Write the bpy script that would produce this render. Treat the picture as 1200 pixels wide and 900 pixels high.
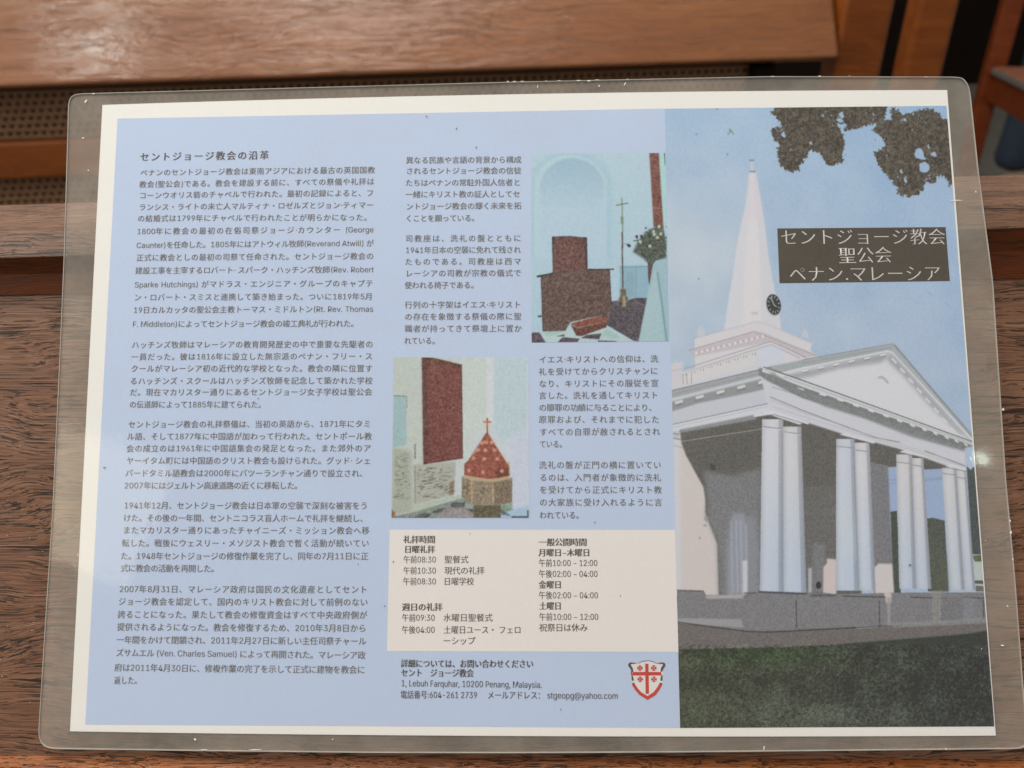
import bpy, bmesh, math, random, os
import numpy as np
from mathutils import Matrix, Vector

random.seed(7); rng = np.random.default_rng(7)
for o in list(bpy.data.objects): bpy.data.objects.remove(o)
S = bpy.context.scene
COL = S.collection

# ------------------------------------------------------------------ camera geometry
F = 900.0                                            # focal length in photo pixels (1200 wide)
R1 = np.array([.99, -.0080, -.0270]); R2 = np.array([-.0092, -.9936, .1113])
R1 /= np.linalg.norm(R1); R2 = R2 - R1*(R1@R2); R2 /= np.linalg.norm(R2)
R3 = np.cross(R1, R2)
Rc = np.stack([R1, R2, R3], 1)                       # leaflet frame (u right, v up, n out) -> optical frame
T = np.array([.0033, .0057, .2557])
PITCH = math.radians(30)
g = np.array([.02, math.cos(PITCH), math.sin(PITCH)]); g -= R1*(R1@g); g /= np.linalg.norm(g)
Zc = -Rc.T@g                                         # world axes expressed in the leaflet frame
Xc = np.array([1., 0, 0]); Xc -= Zc*(Zc@Xc); Xc /= np.linalg.norm(Xc)
Yc = np.cross(Zc, Xc)
M = np.stack([Xc, Yc, Zc], 0)                        # leaflet frame -> world
ORI = np.array([0, 0, .66])                          # centre of the leaflet in the world
Rcam = np.array(Rc.T@np.diag([1, -1, -1]))
CAM = M@(-Rc.T@T)+ORI
def mat4(rot, loc):
    m = Matrix.Identity(4)
    for i in range(3):
        for j in range(3): m[i][j] = float(rot[i][j])
        m[i][3] = float(loc[i])
    return m
LEAF = mat4(M, ORI)
cd = bpy.data.cameras.new('camera'); cam = bpy.data.objects.new('camera', cd); COL.objects.link(cam)
cam.matrix_world = mat4(M@Rcam, CAM)
cd.sensor_width = 36; cd.lens = 27; cd.clip_start = .01; cd.clip_end = 60
cd.dof.use_dof = True; cd.dof.focus_distance = .259; cd.dof.aperture_fstop = 13
S.camera = cam
S.render.resolution_x, S.render.resolution_y = 1024, 768

def ray_leaf(p):                                     # rays in the leaflet frame
    p = np.atleast_2d(np.array(p, float))
    d = np.stack([(p[:, 0]-600)/F, (p[:, 1]-450)/F, np.ones(len(p))], 1)
    return -Rc.T@T, d@Rc
def ray_world(x, y):
    o, d = ray_leaf((x, y)); d = M@d[0]
    return Vector(CAM), Vector(d/np.linalg.norm(d))
def hit(x, y, p0, nrm):
    o, d = ray_world(x, y)
    t = (Vector(p0)-o).dot(nrm)/d.dot(nrm)
    return o+d*t

# ------------------------------------------------------------------ light and exposure
W = bpy.data.worlds.new('World'); S.world = W; W.use_nodes = True
bgn = W.node_tree.nodes['Background']
bgn.inputs[0].default_value = (1.0, .955, .89, 1); bgn.inputs[1].default_value = .42
S.view_settings.view_transform = 'Standard'; S.view_settings.look = 'None'
S.view_settings.exposure = 0; S.view_settings.gamma = 1; S.view_settings.use_curve_mapping = False
def area(name, loc, target, size, energy, color, size_y=None):
    l = bpy.data.lights.new(name, 'AREA'); l.energy = energy; l.color = color
    l.size = size
    if size_y: l.shape = 'RECTANGLE'; l.size_y = size_y
    o = bpy.data.objects.new(name, l); COL.objects.link(o); o.location = loc
    o.rotation_euler = (Vector(target)-Vector(loc)).to_track_quat('-Z', 'Y').to_euler()
    return o
KEY = area('overhead_key_light', (-.3, .42, 2.6), (0, .1, .6), 1.2, 56, (1, .96, .89), 1.1)  # unseen soft light added overhead to give the downward light
SIDE = area('side_fill_light', (-2.3, -.2, 1.7), (0, .1, .6), .9, 26, (1, .95, .86), 1.2)  # unseen fill added at the left, clear of the film's reflections

# ------------------------------------------------------------------ helpers
def obj(name, me, mats=(), parent=None, matrix=None, kind=None, label=None, cat=None, group=None):
    if isinstance(me, bmesh.types.BMesh):
        m = bpy.data.meshes.new(name); me.to_mesh(m); me.free(); me = m
    o = bpy.data.objects.new(name, me); COL.objects.link(o)
    if not isinstance(mats, (list, tuple)): mats = [mats]
    if me is not None and len(me.materials) == 0:
        for m in mats: me.materials.append(m)
    if matrix is not None: o.matrix_world = matrix
    if parent is not None:
        o.parent = parent
        if matrix is not None:
            o.matrix_parent_inverse = WM[parent.name].inverted()
            WM[o.name] = matrix
        else: WM[o.name] = WM[parent.name]
    else: WM[o.name] = matrix if matrix is not None else Matrix.Identity(4)
    if kind: o['kind'] = kind
    if label: o['label'] = label
    if cat: o['category'] = cat
    if group: o['group'] = group
    return o
WM = {}
def empty(name, matrix, label, cat, group=None):
    return obj(name, None, (), None, matrix, None, label, cat, group)

def nodes(name):
    m = bpy.data.materials.new(name); m.use_nodes = True
    nt = m.node_tree; nt.nodes.clear()
    out = nt.nodes.new('ShaderNodeOutputMaterial')
    return m, nt, out
def N(nt, typ, **kw):
    n = nt.nodes.new(typ)
    for k, v in kw.items():
        if k.startswith('_'): setattr(n, k[1:], v)
        else: n.inputs[k.replace('__', ' ')].default_value = v
    return n
def noise(nt, vec, scale, detail=2, rough=.5, dist=0):
    n = N(nt, 'ShaderNodeTexNoise', Scale=scale, Detail=detail, Roughness=rough, Distortion=dist)
    nt.links.new(vec, n.inputs['Vector']); return n.outputs['Fac']
def mapping(nt, scale, loc=(0, 0, 0), src='Object'):
    tc = N(nt, 'ShaderNodeTexCoord'); mp = N(nt, 'ShaderNodeMapping')
    mp.inputs['Scale'].default_value = scale; mp.inputs['Location'].default_value = loc
    nt.links.new(tc.outputs[src], mp.inputs['Vector']); return mp.outputs[0]
def ramp(nt, fac, stops):
    r = N(nt, 'ShaderNodeValToRGB'); e = r.color_ramp.elements
    while len(e) < len(stops): e.new(.5)
    for el, (p, c) in zip(e, stops):
        el.position = p; el.color = (*c, 1) if len(c) == 3 else c
    nt.links.new(fac, r.inputs[0]); return r.outputs[0]
def mixc(nt, fac, a, b, mode='MIX'):
    m = N(nt, 'ShaderNodeMix', _data_type='RGBA', _blend_type=mode)
    if isinstance(fac, float): m.inputs[0].default_value = fac
    else: nt.links.new(fac, m.inputs[0])
    for i, v in ((6, a), (7, b)):
        if isinstance(v, tuple): m.inputs[i].default_value = (*v, 1)
        else: nt.links.new(v, m.inputs[i])
    return m.outputs[2]
def lin(c):
    c = np.asarray(c, float)/255
    return np.where(c <= .04045, c/12.92, ((c+.055)/1.055)**2.4)
def math_(nt, op, a, b=None):
    m = N(nt, 'ShaderNodeMath', _operation=op)
    for i, v in ((0, a), (1, b)):
        if v is None: continue
        if isinstance(v, (int, float)): m.inputs[i].default_value = v
        else: nt.links.new(v, m.inputs[i])
    return m.outputs[0]

def wood(name, dark, mid, light, pore=.6, rough=.35, bump=.5, fine=1.0, coat=.0, spec=.5, seed=0., poreCol=(.012, .007, .004)):
    """varnished timber, grain along the object's own X"""
    m, nt, out = nodes(name); L = nt.links
    b = N(nt, 'ShaderNodeBsdfPrincipled')
    warp = noise(nt, mapping(nt, (14*fine, 40*fine, 40*fine), (seed, seed, 0)), 1.0, 2)
    tc = N(nt, 'ShaderNodeTexCoord')
    cmb = N(nt, 'ShaderNodeCombineXYZ'); L.new(math_(nt, 'MULTIPLY', math_(nt, 'SUBTRACT', warp, .5), .020/fine), cmb.inputs[1])
    L.new(math_(nt, 'MULTIPLY', math_(nt, 'SUBTRACT', warp, .5), .012/fine), cmb.inputs[2])
    add = N(nt, 'ShaderNodeVectorMath', _operation='ADD'); L.new(tc.outputs['Object'], add.inputs[0]); L.new(cmb.outputs[0], add.inputs[1])
    def mp(s, loc=(0, 0, 0)):
        q = N(nt, 'ShaderNodeMapping'); q.inputs['Scale'].default_value = s; q.inputs['Location'].default_value = loc
        L.new(add.outputs[0], q.inputs['Vector']); return q.outputs[0]
    broad = noise(nt, mp((7*fine, 90*fine, 90*fine), (seed*3, 0, 0)), 1.0, 4, .6)
    fineg = noise(nt, mp((26*fine, 1100*fine, 1100*fine), (seed, 3, 0)), 1.0, 3, .6)
    crack = noise(nt, mp((26*fine, 1000*fine, 1000*fine), (0, seed, 5)), 1.0, 3, .55)
    area_ = noise(nt, mp((22*fine, 130*fine, 130*fine), (9, seed, 1)), 1.0, 2)
    col = ramp(nt, broad, [(.25, dark), (.5, mid), (.75, light)])
    col = mixc(nt, .55, col, ramp(nt, fineg, [(.3, (.45, .42, .40)), (.62, (1, 1, 1))]), 'MULTIPLY')
    # open pores: sharp, long dark cracks, more of them in some belts than in others
    th = math_(nt, 'ADD', crack, math_(nt, 'MULTIPLY', area_, .32))
    cr = ramp(nt, th, [(.775, (0, 0, 0)), (.81, (1, 1, 1))])
    crack2 = noise(nt, mp((60*fine, 2100*fine, 2100*fine), (4, seed, 2)), 1.0, 2, .5)
    cr2 = ramp(nt, math_(nt, 'ADD', crack2, math_(nt, 'MULTIPLY', area_, .22)), [(.70, (0, 0, 0)), (.74, (.8, .8, .8))])
    cr = math_(nt, 'MAXIMUM', cr, cr2)
    crf = math_(nt, 'MULTIPLY', cr, pore)
    col = mixc(nt, crf, col, poreCol)
    L.new(col, b.inputs['Base Color'])
    rv = noise(nt, mp((30, 160, 160)), 1.0, 2)
    L.new(math_(nt, 'ADD', math_(nt, 'MULTIPLY', rv, .25), rough-.11), b.inputs['Roughness'])
    b.inputs['Specular IOR Level'].default_value = spec
    b.inputs['Coat Weight'].default_value = coat; b.inputs['Coat Roughness'].default_value = .12
    h = math_(nt, 'SUBTRACT', math_(nt, 'ADD', math_(nt, 'MULTIPLY', fineg, .5), math_(nt, 'MULTIPLY', broad, .5)), math_(nt, 'MULTIPLY', cr, .9))
    bp = N(nt, 'ShaderNodeBump', Strength=bump, Distance=.0006/fine); L.new(h, bp.inputs['Height'])
    L.new(bp.outputs[0], b.inputs['Normal']); L.new(bp.outputs[0], b.inputs['Coat Normal'])
    L.new(b.outputs[0], out.inputs[0]); return m

def plain(name, col, rough=.6, var=.12, scale=200, bump=0., metal=0.):
    m, nt, out = nodes(name); b = N(nt, 'ShaderNodeBsdfPrincipled', Roughness=rough, Metallic=metal)
    n = noise(nt, mapping(nt, (1, 1, 1)), scale, 4, .6)
    c = mixc(nt, n, tuple(x*(1-var) for x in col), tuple(min(1, x*(1+var)) for x in col))
    nt.links.new(c, b.inputs['Base Color'])
    if bump:
        bp = N(nt, 'ShaderNodeBump', Strength=bump, Distance=.0005); nt.links.new(n, bp.inputs['Height']); nt.links.new(bp.outputs[0], b.inputs['Normal'])
    nt.links.new(b.outputs[0], out.inputs[0]); return m

# ------------------------------------------------------------------ the leaflet surface (slightly bowed towards the reader)
BOW = .0025
def bow(u): return BOW*(1-(np.asarray(u)/.1485)**2)
def px2uv(p):
    o, d = ray_leaf(p)
    z = np.full(len(d), BOW)
    for _ in range(6):
        t = (z-o[2])/d[:, 2]; u = o[0]+d[:, 0]*t; z = bow(u)
    return np.stack([u, o[1]+d[:, 1]*t], 1)
def on_leaf(uv, lift):                               # lift in metres above the paper, along n
    uv = np.asarray(uv); return np.column_stack([uv[:, 0], uv[:, 1], bow(uv[:, 0])+lift])
def subdiv(p, n=12):
    out = []
    for i in range(len(p)):
        a, b = np.array(p[i], float), np.array(p[(i+1) % len(p)], float)
        for k in range(n): out.append(a+(b-a)*k/n)
    return out

WHITE = lin((233, 227, 215)); HAZE = .042
def pr(rgb):                                         # printed ink seen through the film -> its own reflectance
    r = lin(rgb)/WHITE
    return np.clip(.80*(r-HAZE)/(1-HAZE), .009, .85)

def quad_grid(name, q, lift, nx, ny, mat, parent, colors=None, thick=.00002):
    """sheet over the image quad q (TL,TR,BR,BL) laid on the bowed paper"""
    q = np.array(q, float); s, t = np.meshgrid(np.linspace(0, 1, nx), np.linspace(0, 1, ny))
    s, t = s.ravel()[:, None], t.ravel()[:, None]
    P = (q[0]*(1-s)+q[1]*s)*(1-t)+(q[3]*(1-s)+q[2]*s)*t
    uv = px2uv(P); co = on_leaf(uv, lift)
    i = np.arange(nx*ny).reshape(ny, nx)
    f = np.stack([i[1:, :-1], i[1:, 1:], i[:-1, 1:], i[:-1, :-1]], -1).reshape(-1, 4)
    me = bpy.data.meshes.new(name); me.from_pydata(co.tolist(), [], f.tolist()) if nx*ny < 5000 else fast_mesh(me, co, f)
    if colors is not None:
        c = colors(P); a = me.color_attributes.new('ink', 'FLOAT_COLOR', 'POINT')
        a.data.foreach_set('color', np.column_stack([c, np.ones(len(c))]).astype(np.float32).ravel())
    return obj(name, me, mat, parent)
def fast_mesh(me, co, f):
    me.vertices.add(len(co)); me.vertices.foreach_set('co', co.astype(np.float32).ravel())
    me.loops.add(f.size); me.loops.foreach_set('vertex_index', f.ravel().astype(np.int32))
    me.polygons.add(len(f)); me.polygons.foreach_set('loop_start', np.arange(0, f.size, f.shape[1], dtype=np.int32))
    me.update(calc_edges=True)

# ------------------------------------------------------------------ raster of the printed photographs (ink per vertex)
class Canvas:
    def __init__(s, x0, y0, x1, y1, k):
        s.x0, s.y0, s.k = x0, y0, k
        s.w, s.h = int((x1-x0)*k)+1, int((y1-y0)*k)+1
        s.a = np.zeros((s.h, s.w, 3)); s.off = (0, 0, 1.)
        yy, xx = np.mgrid[0:s.h, 0:s.w]; s.X = xx/k+x0; s.Y = yy/k+y0
    def crop(s, x, y, sc): s.off = (x, y, sc)
    def t(s, p):
        p = np.array(p, float); return np.stack([p[:, 0]/s.off[2]+s.off[0], p[:, 1]/s.off[2]+s.off[1]], 1)
    def mask(s, p, soft=0.):
        p = s.t(p); pad = 3+soft*3
        ix0 = max(0, int((p[:, 0].min()-pad-s.x0)*s.k)); ix1 = min(s.w, int((p[:, 0].max()+pad-s.x0)*s.k)+2)
        iy0 = max(0, int((p[:, 1].min()-pad-s.y0)*s.k)); iy1 = min(s.h, int((p[:, 1].max()+pad-s.y0)*s.k)+2)
        if ix1 <= ix0 or iy1 <= iy0: return None
        X, Y = s.X[iy0:iy1, ix0:ix1], s.Y[iy0:iy1, ix0:ix1]
        acc = np.zeros(X.shape)
        for dx, dy in ((-.25, -.25), (.25, -.25), (-.25, .25), (.25, .25)):
            x, y = X+dx/s.k, Y+dy/s.k; ins = np.zeros(X.shape, bool)
            j = len(p)-1
            for i in range(len(p)):
                if p[i, 1] != p[j, 1]:
                    c = ((p[i, 1] > y) != (p[j, 1] > y)) & (x < (p[j, 0]-p[i, 0])*(y-p[i, 1])/(p[j, 1]-p[i, 1])+p[i, 0])
                    ins ^= c
                j = i
            acc += ins*.25
        if soft: acc = blur(acc, soft*s.k)
        return acc, (slice(iy0, iy1), slice(ix0, ix1))
    def poly(s, p, c, al=1., soft=0.):
        r = s.mask(p, soft)
        if r is None: return
        m, sl = r; m = (m*al)[..., None]
        c = np.array(c, float) if not callable(c) else c(s.X[sl], s.Y[sl])
        s.a[sl] = s.a[sl]*(1-m)+c*m
    def line(s, p, w, c, al=1., soft=0.):
        p = np.array(p, float)
        for a, b in zip(p[:-1], p[1:]):
            d = b-a; n = np.array([-d[1], d[0]])/max(np.linalg.norm(d), 1e-6)*w/2*s.off[2]
            s.poly([a+n, b+n, b-n, a-n], c, al, soft)
    def sample(s, P):
        x = np.clip((P[:, 0]-s.x0)*s.k, 0, s.w-1.001); y = np.clip((P[:, 1]-s.y0)*s.k, 0, s.h-1.001)
        i, j = x.astype(int), y.astype(int); fx, fy = (x-i)[:, None], (y-j)[:, None]
        A = s.a; c = (A[j, i]*(1-fx)+A[j, i+1]*fx)*(1-fy)+(A[j+1, i]*(1-fx)+A[j+1, i+1]*fx)*fy
        return pr(c)
def blur(a, r):
    r = max(int(round(r)), 1)
    for ax in (0, 1):
        for _ in range(2):
            k = 2*r+1; pad = [(0, 0)]*a.ndim; pad[ax] = (r+1, r)
            c = np.cumsum(np.pad(a, pad, 'edge'), ax)
            n = a.shape[ax]
            a = (np.take(c, range(k, n+k), ax)-np.take(c, range(0, n), ax))/k
    return a
def vnoise(h, w, cell, seed=0):
    r = np.random.default_rng(seed); gh, gw = int(h/cell)+3, int(w/cell)+3; gr = r.random((gh, gw))
    y, x = np.mgrid[0:h, 0:w]/cell; i, j = y.astype(int), x.astype(int); fy, fx = y-i, x-j
    fy = fy*fy*(3-2*fy); fx = fx*fx*(3-2*fx)
    return (gr[i, j]*(1-fx)+gr[i, j+1]*fx)*(1-fy)+(gr[i+1, j]*(1-fx)+gr[i+1, j+1]*fx)*fy-.5

def draw_church():
    c = Canvas(774, 118, 1172, 858, 2.0); X, Y = c.X, c.Y
    # sky
    t = np.clip((Y-124)/420, 0, 1)[..., None]; sx = np.clip((X-780)/330, 0, 1)[..., None]
    top = np.array((169, 189, 207))*(1-sx)+np.array((156, 181, 205))*sx
    low = np.array((184, 193, 203))*(1-sx)+np.array((172, 186, 203))*sx
    c.a = top*(1-t)+low*t
    hz = np.exp(-((X-800)/75)**2-((Y-300)/80)**2)[..., None]*.6
    c.a = c.a*(1-hz)+np.array((196, 203, 206))*hz
    cl = vnoise(c.h, c.w, 90, 3)+.5*vnoise(c.h, c.w, 40, 4); c.a += cl[..., None]*np.array((14, 9, 4))
    wh = (208, 204, 204); 
    # ---- steeple
    c.crop(820, 170, 6.925)
    c.poly([(415, 115), (432, 115), (438, 225), (410, 225)], (196, 200, 204), .9, .4)
    SL = [(402, 225), (393, 330), (375, 480), (345, 600), (315, 740), (290, 880), (272, 1030), (242, 1200), (212, 1400), (192, 1560)]
    SR = [(452, 225), (475, 350), (500, 480), (530, 680), (553, 880), (582, 1060), (618, 1240), (648, 1400), (668, 1560)]
    F1 = [(415, 225), (408, 480), (390, 700), (372, 900), (355, 1200), (338, 1560)]; F2 = [(436, 225), (455, 480), (474, 700), (488, 900), (498, 1200), (500, 1560)]
    c.poly(SL+SR[::-1], (209, 207, 209), 1, .5)
    c.poly(F1+F2[::-1], (216, 211, 210), 1, .8); c.poly(F2+SR[::-1], (207, 205, 207), .9, .6)
    c.poly([(402, 225), (452, 225), (500, 480), (515, 620), (345, 620), (375, 480)], (211, 201, 204), .5, 2.5)
    c.poly([(402, 210), (452, 210), (452, 222), (402, 222)], (120, 124, 128), .8, .2)
    c.poly([(402, 118), (440, 118), (440, 130), (405, 130)], (110, 116, 120), .8, .2)
    c.line([(422, 20), (424, 118)], .6, (190, 200, 206), .7)
    c.crop(820, 290, 6.92)
    c.poly([(415, 525), (475, 522), (470, 545), (420, 545)], (190, 184, 188), .8, .3)
    # clock
    th = np.linspace(0, 2*np.pi, 33)[:-1]
    def ell(cx, cy, a, b, rot, n=32):
        tt = np.linspace(0, 2*np.pi, n+1)[:-1]; x, y = a*np.cos(tt), b*np.sin(tt)
        return np.stack([cx+x*math.cos(rot)-y*math.sin(rot), cy+x*math.sin(rot)+y*math.cos(rot)], 1)
    c.poly(ell(597, 470, 60, 88, -.22), (176, 176, 176)); c.poly(ell(600, 463, 57, 85, -.22), (64, 68, 66))
    for q in range(12):
        r = ell(600, 463, 42, 66, -.22, 12)[q]; o = np.array((600, 463.)); d = (r-o)/np.linalg.norm(r-o)*10
        c.line([r-d, r+d], .95, (196, 198, 196), .85)
    c.line([(576, 400), (600, 463), (622, 482)], .9, (205, 205, 200))
    # ---- tower base / parapets
    W1 = (211, 206, 206); PK = (196, 186, 190); GR = (178, 176, 180)
    c.crop(780, 360, 6.667)
    c.poly([(225, 250), (700, 110), (760, 115), (1145, 280), (1130, 340), (1200, 385), (850, 460), (230, 470)], W1)
    c.poly([(250, 170), (285, 140), (310, 200), (300, 240), (240, 245)], (202, 200, 205), .8, .5)
    c.poly([(1065, 210), (1090, 165), (1115, 215), (1120, 245), (1060, 230)], (202, 200, 205), .8, .5)
    c.line([(225, 240), (580, 150), (700, 112), (760, 120), (1145, 285)], 1.2, (190, 184, 190), .8, .3)
    c.poly([(180, 335), (690, 190), (760, 195), (1190, 380), (1080, 395), (830, 270), (720, 290), (210, 390)], (192, 182, 183), .8, .4)
    c.line([(180, 337), (690, 190), (1180, 378)], 1.1, (168, 158, 162), .85)
    for i in range(13):
        f = i/12; x, y = 230+f*520, 358-f*130
        c.poly([(x, y-8), (x+18, y-13), (x+20, y+6), (x+4, y+14)], (222, 212, 210)); c.poly([(x+20, y-10), (x+34, y-14), (x+30, y+2)], (160, 150, 152), .7)
    c.poly([(60, 520), (150, 500), (820, 290), (900, 330), (1080, 400), (850, 480), (60, 660)], (205, 203, 206))
    c.line([(150, 480), (820, 268), (920, 310), (1100, 395)], 1.0, (160, 156, 160), .9)
    c.line([(150, 512), (820, 292), (930, 340), (1050, 400)], 1.3, (176, 172, 176), .8)
    c.poly([(720, 330), (830, 300), (920, 345), (920, 420), (840, 450), (740, 470)], (204, 206, 214), .9, .3)
    c.poly([(920, 350), (1050, 405), (920, 425)], (212, 206, 204))
    c.poly([(130, 515), (705, 345), (715, 440), (630, 470), (130, 600)], (210, 206, 203))
    for i in range(26):
        f = i/25; x, y = 135+f*565, 518-f*165
        c.line([(x, y), (x+2, y+16+10*math.sin(i*2.1))], .9, (140, 134, 134), .75)
    for x in (135, 165, 200): c.line([(x, 520), (x+3, 600)], .9, (140, 134, 134), .7)
    c.poly([(40, 440), (130, 430), (135, 620), (40, 655)], (205, 200, 203)); c.line([(40, 500), (130, 480)], 1., (180, 176, 180), .7)
    for x in (80, 125): c.poly([(x-25, 445), (x, 405), (x+25, 445)], (200, 200, 206), .7, .4)
    # ---- trees and sky behind the porch
    c.crop(960, 560, 4.2857)
    c.poly([(345, -60), (640, -60), (640, 60), (640, 220), (345, 200)], (158, 174, 198))
    c.poly([(358, 170), (390, 165), (410, 590), (370, 590)], (80, 86, 76)); c.poly([(540, 205), (570, 200), (630, 215), (650, 570), (545, 570)], (88, 93, 84))
    c.poly([(545, 330), (640, 380), (650, 570), (560, 570)], (92, 95, 82), .8, 1)
    c.poly([(740, -60), (760, -40), (800, -80), (810, 30), (840, 380), (770, 400)], (82, 88, 86))
    c.poly([(765, 385), (832, 385), (840, 570), (780, 570)], (186, 192, 184)); c.poly([(770, 390), (826, 385), (828, 420), (780, 420)], (98, 108, 80))
    c.poly([(780, 515), (835, 515), (836, 535), (780, 530)], (90, 96, 100)); c.poly([(785, 540), (835, 545), (838, 570), (785, 570)], (110, 108, 100))
    c.line([(345, 30), (620, 5), (760, 15)], .6, (120, 126, 136), .6)
    c.line([(345, 10), (520, 10), (620, -5)], .6, (120, 126, 136), .6)
    # ---- dark porch interior
    c.crop(780, 420, 5.622)
    DK = (103, 100, 94)
    c.poly([(90, 470), (600, 360), (945, 415), (1300, 510), (1541, 590), (1870, 690), (1860, 725), (1640, 735), (1560, 712), (1420, 720), (1250, 1800), (60, 1860)], DK)
    c.crop(960, 560, 4.2857)
    c.poly([(255, -80), (345, -60), (355, 160), (372, 500), (375, 600), (275, 600)], (128, 126, 128), 1, .3)
    c.poly([(270, 455), (300, 430), (366, 432), (378, 612), (284, 600)], (205, 198, 194), 1, .6)
    c.crop(780, 420, 5.622)
    c.poly([(60, 470), (95, 490), (105, 560), (135, 640), (250, 850), (262, 930), (262, 1020), (340, 1220), (350, 1560), (60, 1560)], (206, 196, 190), 1, .5)
    c.poly([(45, 470), (90, 475), (100, 1100), (100, 1560), (60, 1560)], (206, 204, 206), .9, 1.5)
    c.poly([(250, 740), (450, 770), (630, 720), (630, 1560), (350, 1560), (340, 1220), (262, 1020), (280, 950)], (134, 134, 136), .8, 3)
    c.line([(100, 548), (632, 465)], .7, (182, 174, 162), .9)
    c.poly([(295, 690), (330, 700), (325, 740), (292, 735)], (74, 72, 68), .8, .5)
    c.line([(330, 745), (440, 765)], 1, (90, 88, 84), .6, .3)
    # door / pilasters within the shade
    c.crop(780, 570, 4.5)
    c.poly([(330, 350), (340, 300), (350, 140), (420, 140), (430, 400), (420, 575), (325, 575)], (156, 160, 170), .7, 2)
    c.poly([(322, 350), (326, 240), (350, 170), (470, 160), (492, 300), (492, 560), (325, 575)], (152, 154, 160), .55, 3)
    for x in (345, 372, 395): c.line([(x, 180), (x+8, 560)], 1.3, (182, 186, 196), .6, .5)
    c.line([(422, 200), (428, 390)], 2.2, (170, 172, 176), .7, .4)
    c.poly([(405, 390), (432, 390), (432, 560), (408, 575)], (200, 200, 200), .95, .3)
    c.poly([(725, 0), (900, 0), (900, 575), (745, 575)], (120, 118, 116), .5, 2)
    c.poly([(752, 430), (772, 430), (772, 560), (752, 560)], (190, 192, 196), .8, .4)
    c.poly([(775, 300), (840, 300), (840, 560), (775, 560)], (142, 142, 148), .5, 2)
    c.poly([(832, 425), (850, 405), (850, 380), (900, 385), (900, 570), (830, 560)], (206, 192, 188), 1, .4)
    c.poly(ell(806, 521, 14, 20, 0), (58, 58, 58)); c.poly([(200, 158), (228, 160), (220, 186), (205, 180)], (150, 140, 136), .7, .2)
    c.poly([(200, 200), (215, 200), (215, 212), (200, 212)], (140, 132, 128), .7, .2); c.poly(ell(180, 273, 5, 5, 0), (150, 110, 100), .8)
    # ---- columns
    def column(cp, L, R, top, bot, hi=(207, 206, 208), lo=(189, 197, 208)):
        """L,R: (x at top, x at bottom) of the shaft in crop units"""
        c.crop(*cp)
        n = 9; c.poly([(L[0], top), (R[0], top), (R[1], bot), (L[1], bot)], tuple(v*.93 for v in ((hi[0]+lo[0])/2, (hi[1]+lo[1])/2, (hi[2]+lo[2])/2)))
        for i in range(n):
            f0, f1 = i/n, (i+1)/n
            a = [(L[0]+(R[0]-L[0])*f, top) for f in (f0, f1)]; b = [(L[1]+(R[1]-L[1])*f, bot) for f in (f1, f0)]
            s = math.sin(math.pi*(f0+.5/n))**.5; sh = .88+.13*s if i < n-2 else .77+.10*s
            def colr(X, Y, sh=sh):
                ya = top/cp[2]+cp[1]; yb = bot/cp[2]+cp[1]; t = np.clip((Y-ya)/(yb-ya)*1.5-.25, 0, 1)[..., None]
                return (np.array(hi)*(1-t)+np.array(lo)*t)*sh+0
            c.poly(a+b, colr)
    Bc = (780, 420, 5.622); Cc = (940, 390, 4.736)
    column(Bc, (636, 621), (774, 778), 400, 1562); column(Bc, (774, 776), (893, 928), 450, 1562, (206, 203, 203))
    for x0, x1, y in ((636, 770, 455), (782, 895, 490)): c.line([(x0, y-6), ((x0+x1)/2, y+2), (x1, y+8)], 1.0, (140, 138, 138)); c.line([(x0, y), ((x0+x1)/2, y+10), (x1, y+14)], .9, (214, 212, 212), .8)
    column(Cc, (189, 188), (290, 318), 590, 1430, (198, 201, 208), (189, 198, 209)); column(Cc, (291, 317), (373, 406), 610, 1430, (208, 205, 207), (189, 197, 208))
    c.poly([(200, 1000), (250, 900), (300, 1150), (290, 1260), (240, 1250)], (206, 208, 206), .35, 5)
    column(Cc, (522, 539), (609, 632), 675, 1420, (206, 202, 202), (186, 195, 206)); column(Cc, (610, 631), (672, 716), 695, 1420, (206, 202, 200), (187, 194, 204))
    column(Cc, (775, 820), (857, 900), 750, 1428, (204, 202, 202), (188, 194, 202)); column(Cc, (857, 899), (909, 960), 765, 1428, (204, 203, 203), (184, 190, 200))
    c.crop(*Cc)
    for x0, x1, y in ((190, 286, 635), (298, 372, 655), (522, 606, 722), (608, 672, 738), (778, 856, 785), (858, 912, 806)): c.line([(x0, y-5), (x1, y+5)], 1.0, (142, 140, 140), .9)
    c.crop(*Bc)
    # ---- entablature, left flank
    c.poly([(40, 215), (720, 50), (1012, -5), (1012, 70), (740, 100), (40, 285)], (164, 166, 166))
    c.poly([(40, 262), (700, 95), (740, 80), (740, 140), (700, 130), (40, 300)], (198, 198, 200))
    c.poly([(40, 285), (700, 118), (720, 180), (600, 220), (420, 270), (40, 350)], (150, 150, 150), 1, .4)
    c.poly([(45, 350), (200, 300), (700, 195), (760, 300), (700, 310), (45, 440)], (196, 197, 202), 1, .6)
    c.poly([(45, 432), (700, 290), (760, 300), (700, 350), (600, 380), (100, 475), (45, 478)], (207, 207, 210))
    c.line([(45, 435), (700, 292)], .9, (128, 126, 128), .9); c.line([(45, 455), (690, 312)], .6, (170, 168, 170), .8)
    for i in range(5): 
        x = 60+i*137; y = 285-i*33
        c.poly([(x, y), (x+52, y-14), (x+55, y+6), (x+5, y+20)], (208, 206, 204)); c.poly([(x+5, y+20), (x+55, y+6), (x+58, y+16), (x-10, y+32)], (116, 118, 114), .8, .2)
    c.line([(40, 212), (720, 50), (1012, -8)], .9, (118, 120, 122)); c.line([(40, 240), (720, 76)], .6, (140, 142, 142), .8)
    c.poly([(90, 470), (580, 372), (600, 400), (100, 490)], (146, 146, 146), 1, .3)
    # ---- entablature front and pediment
    c.crop(*Cc)
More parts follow.
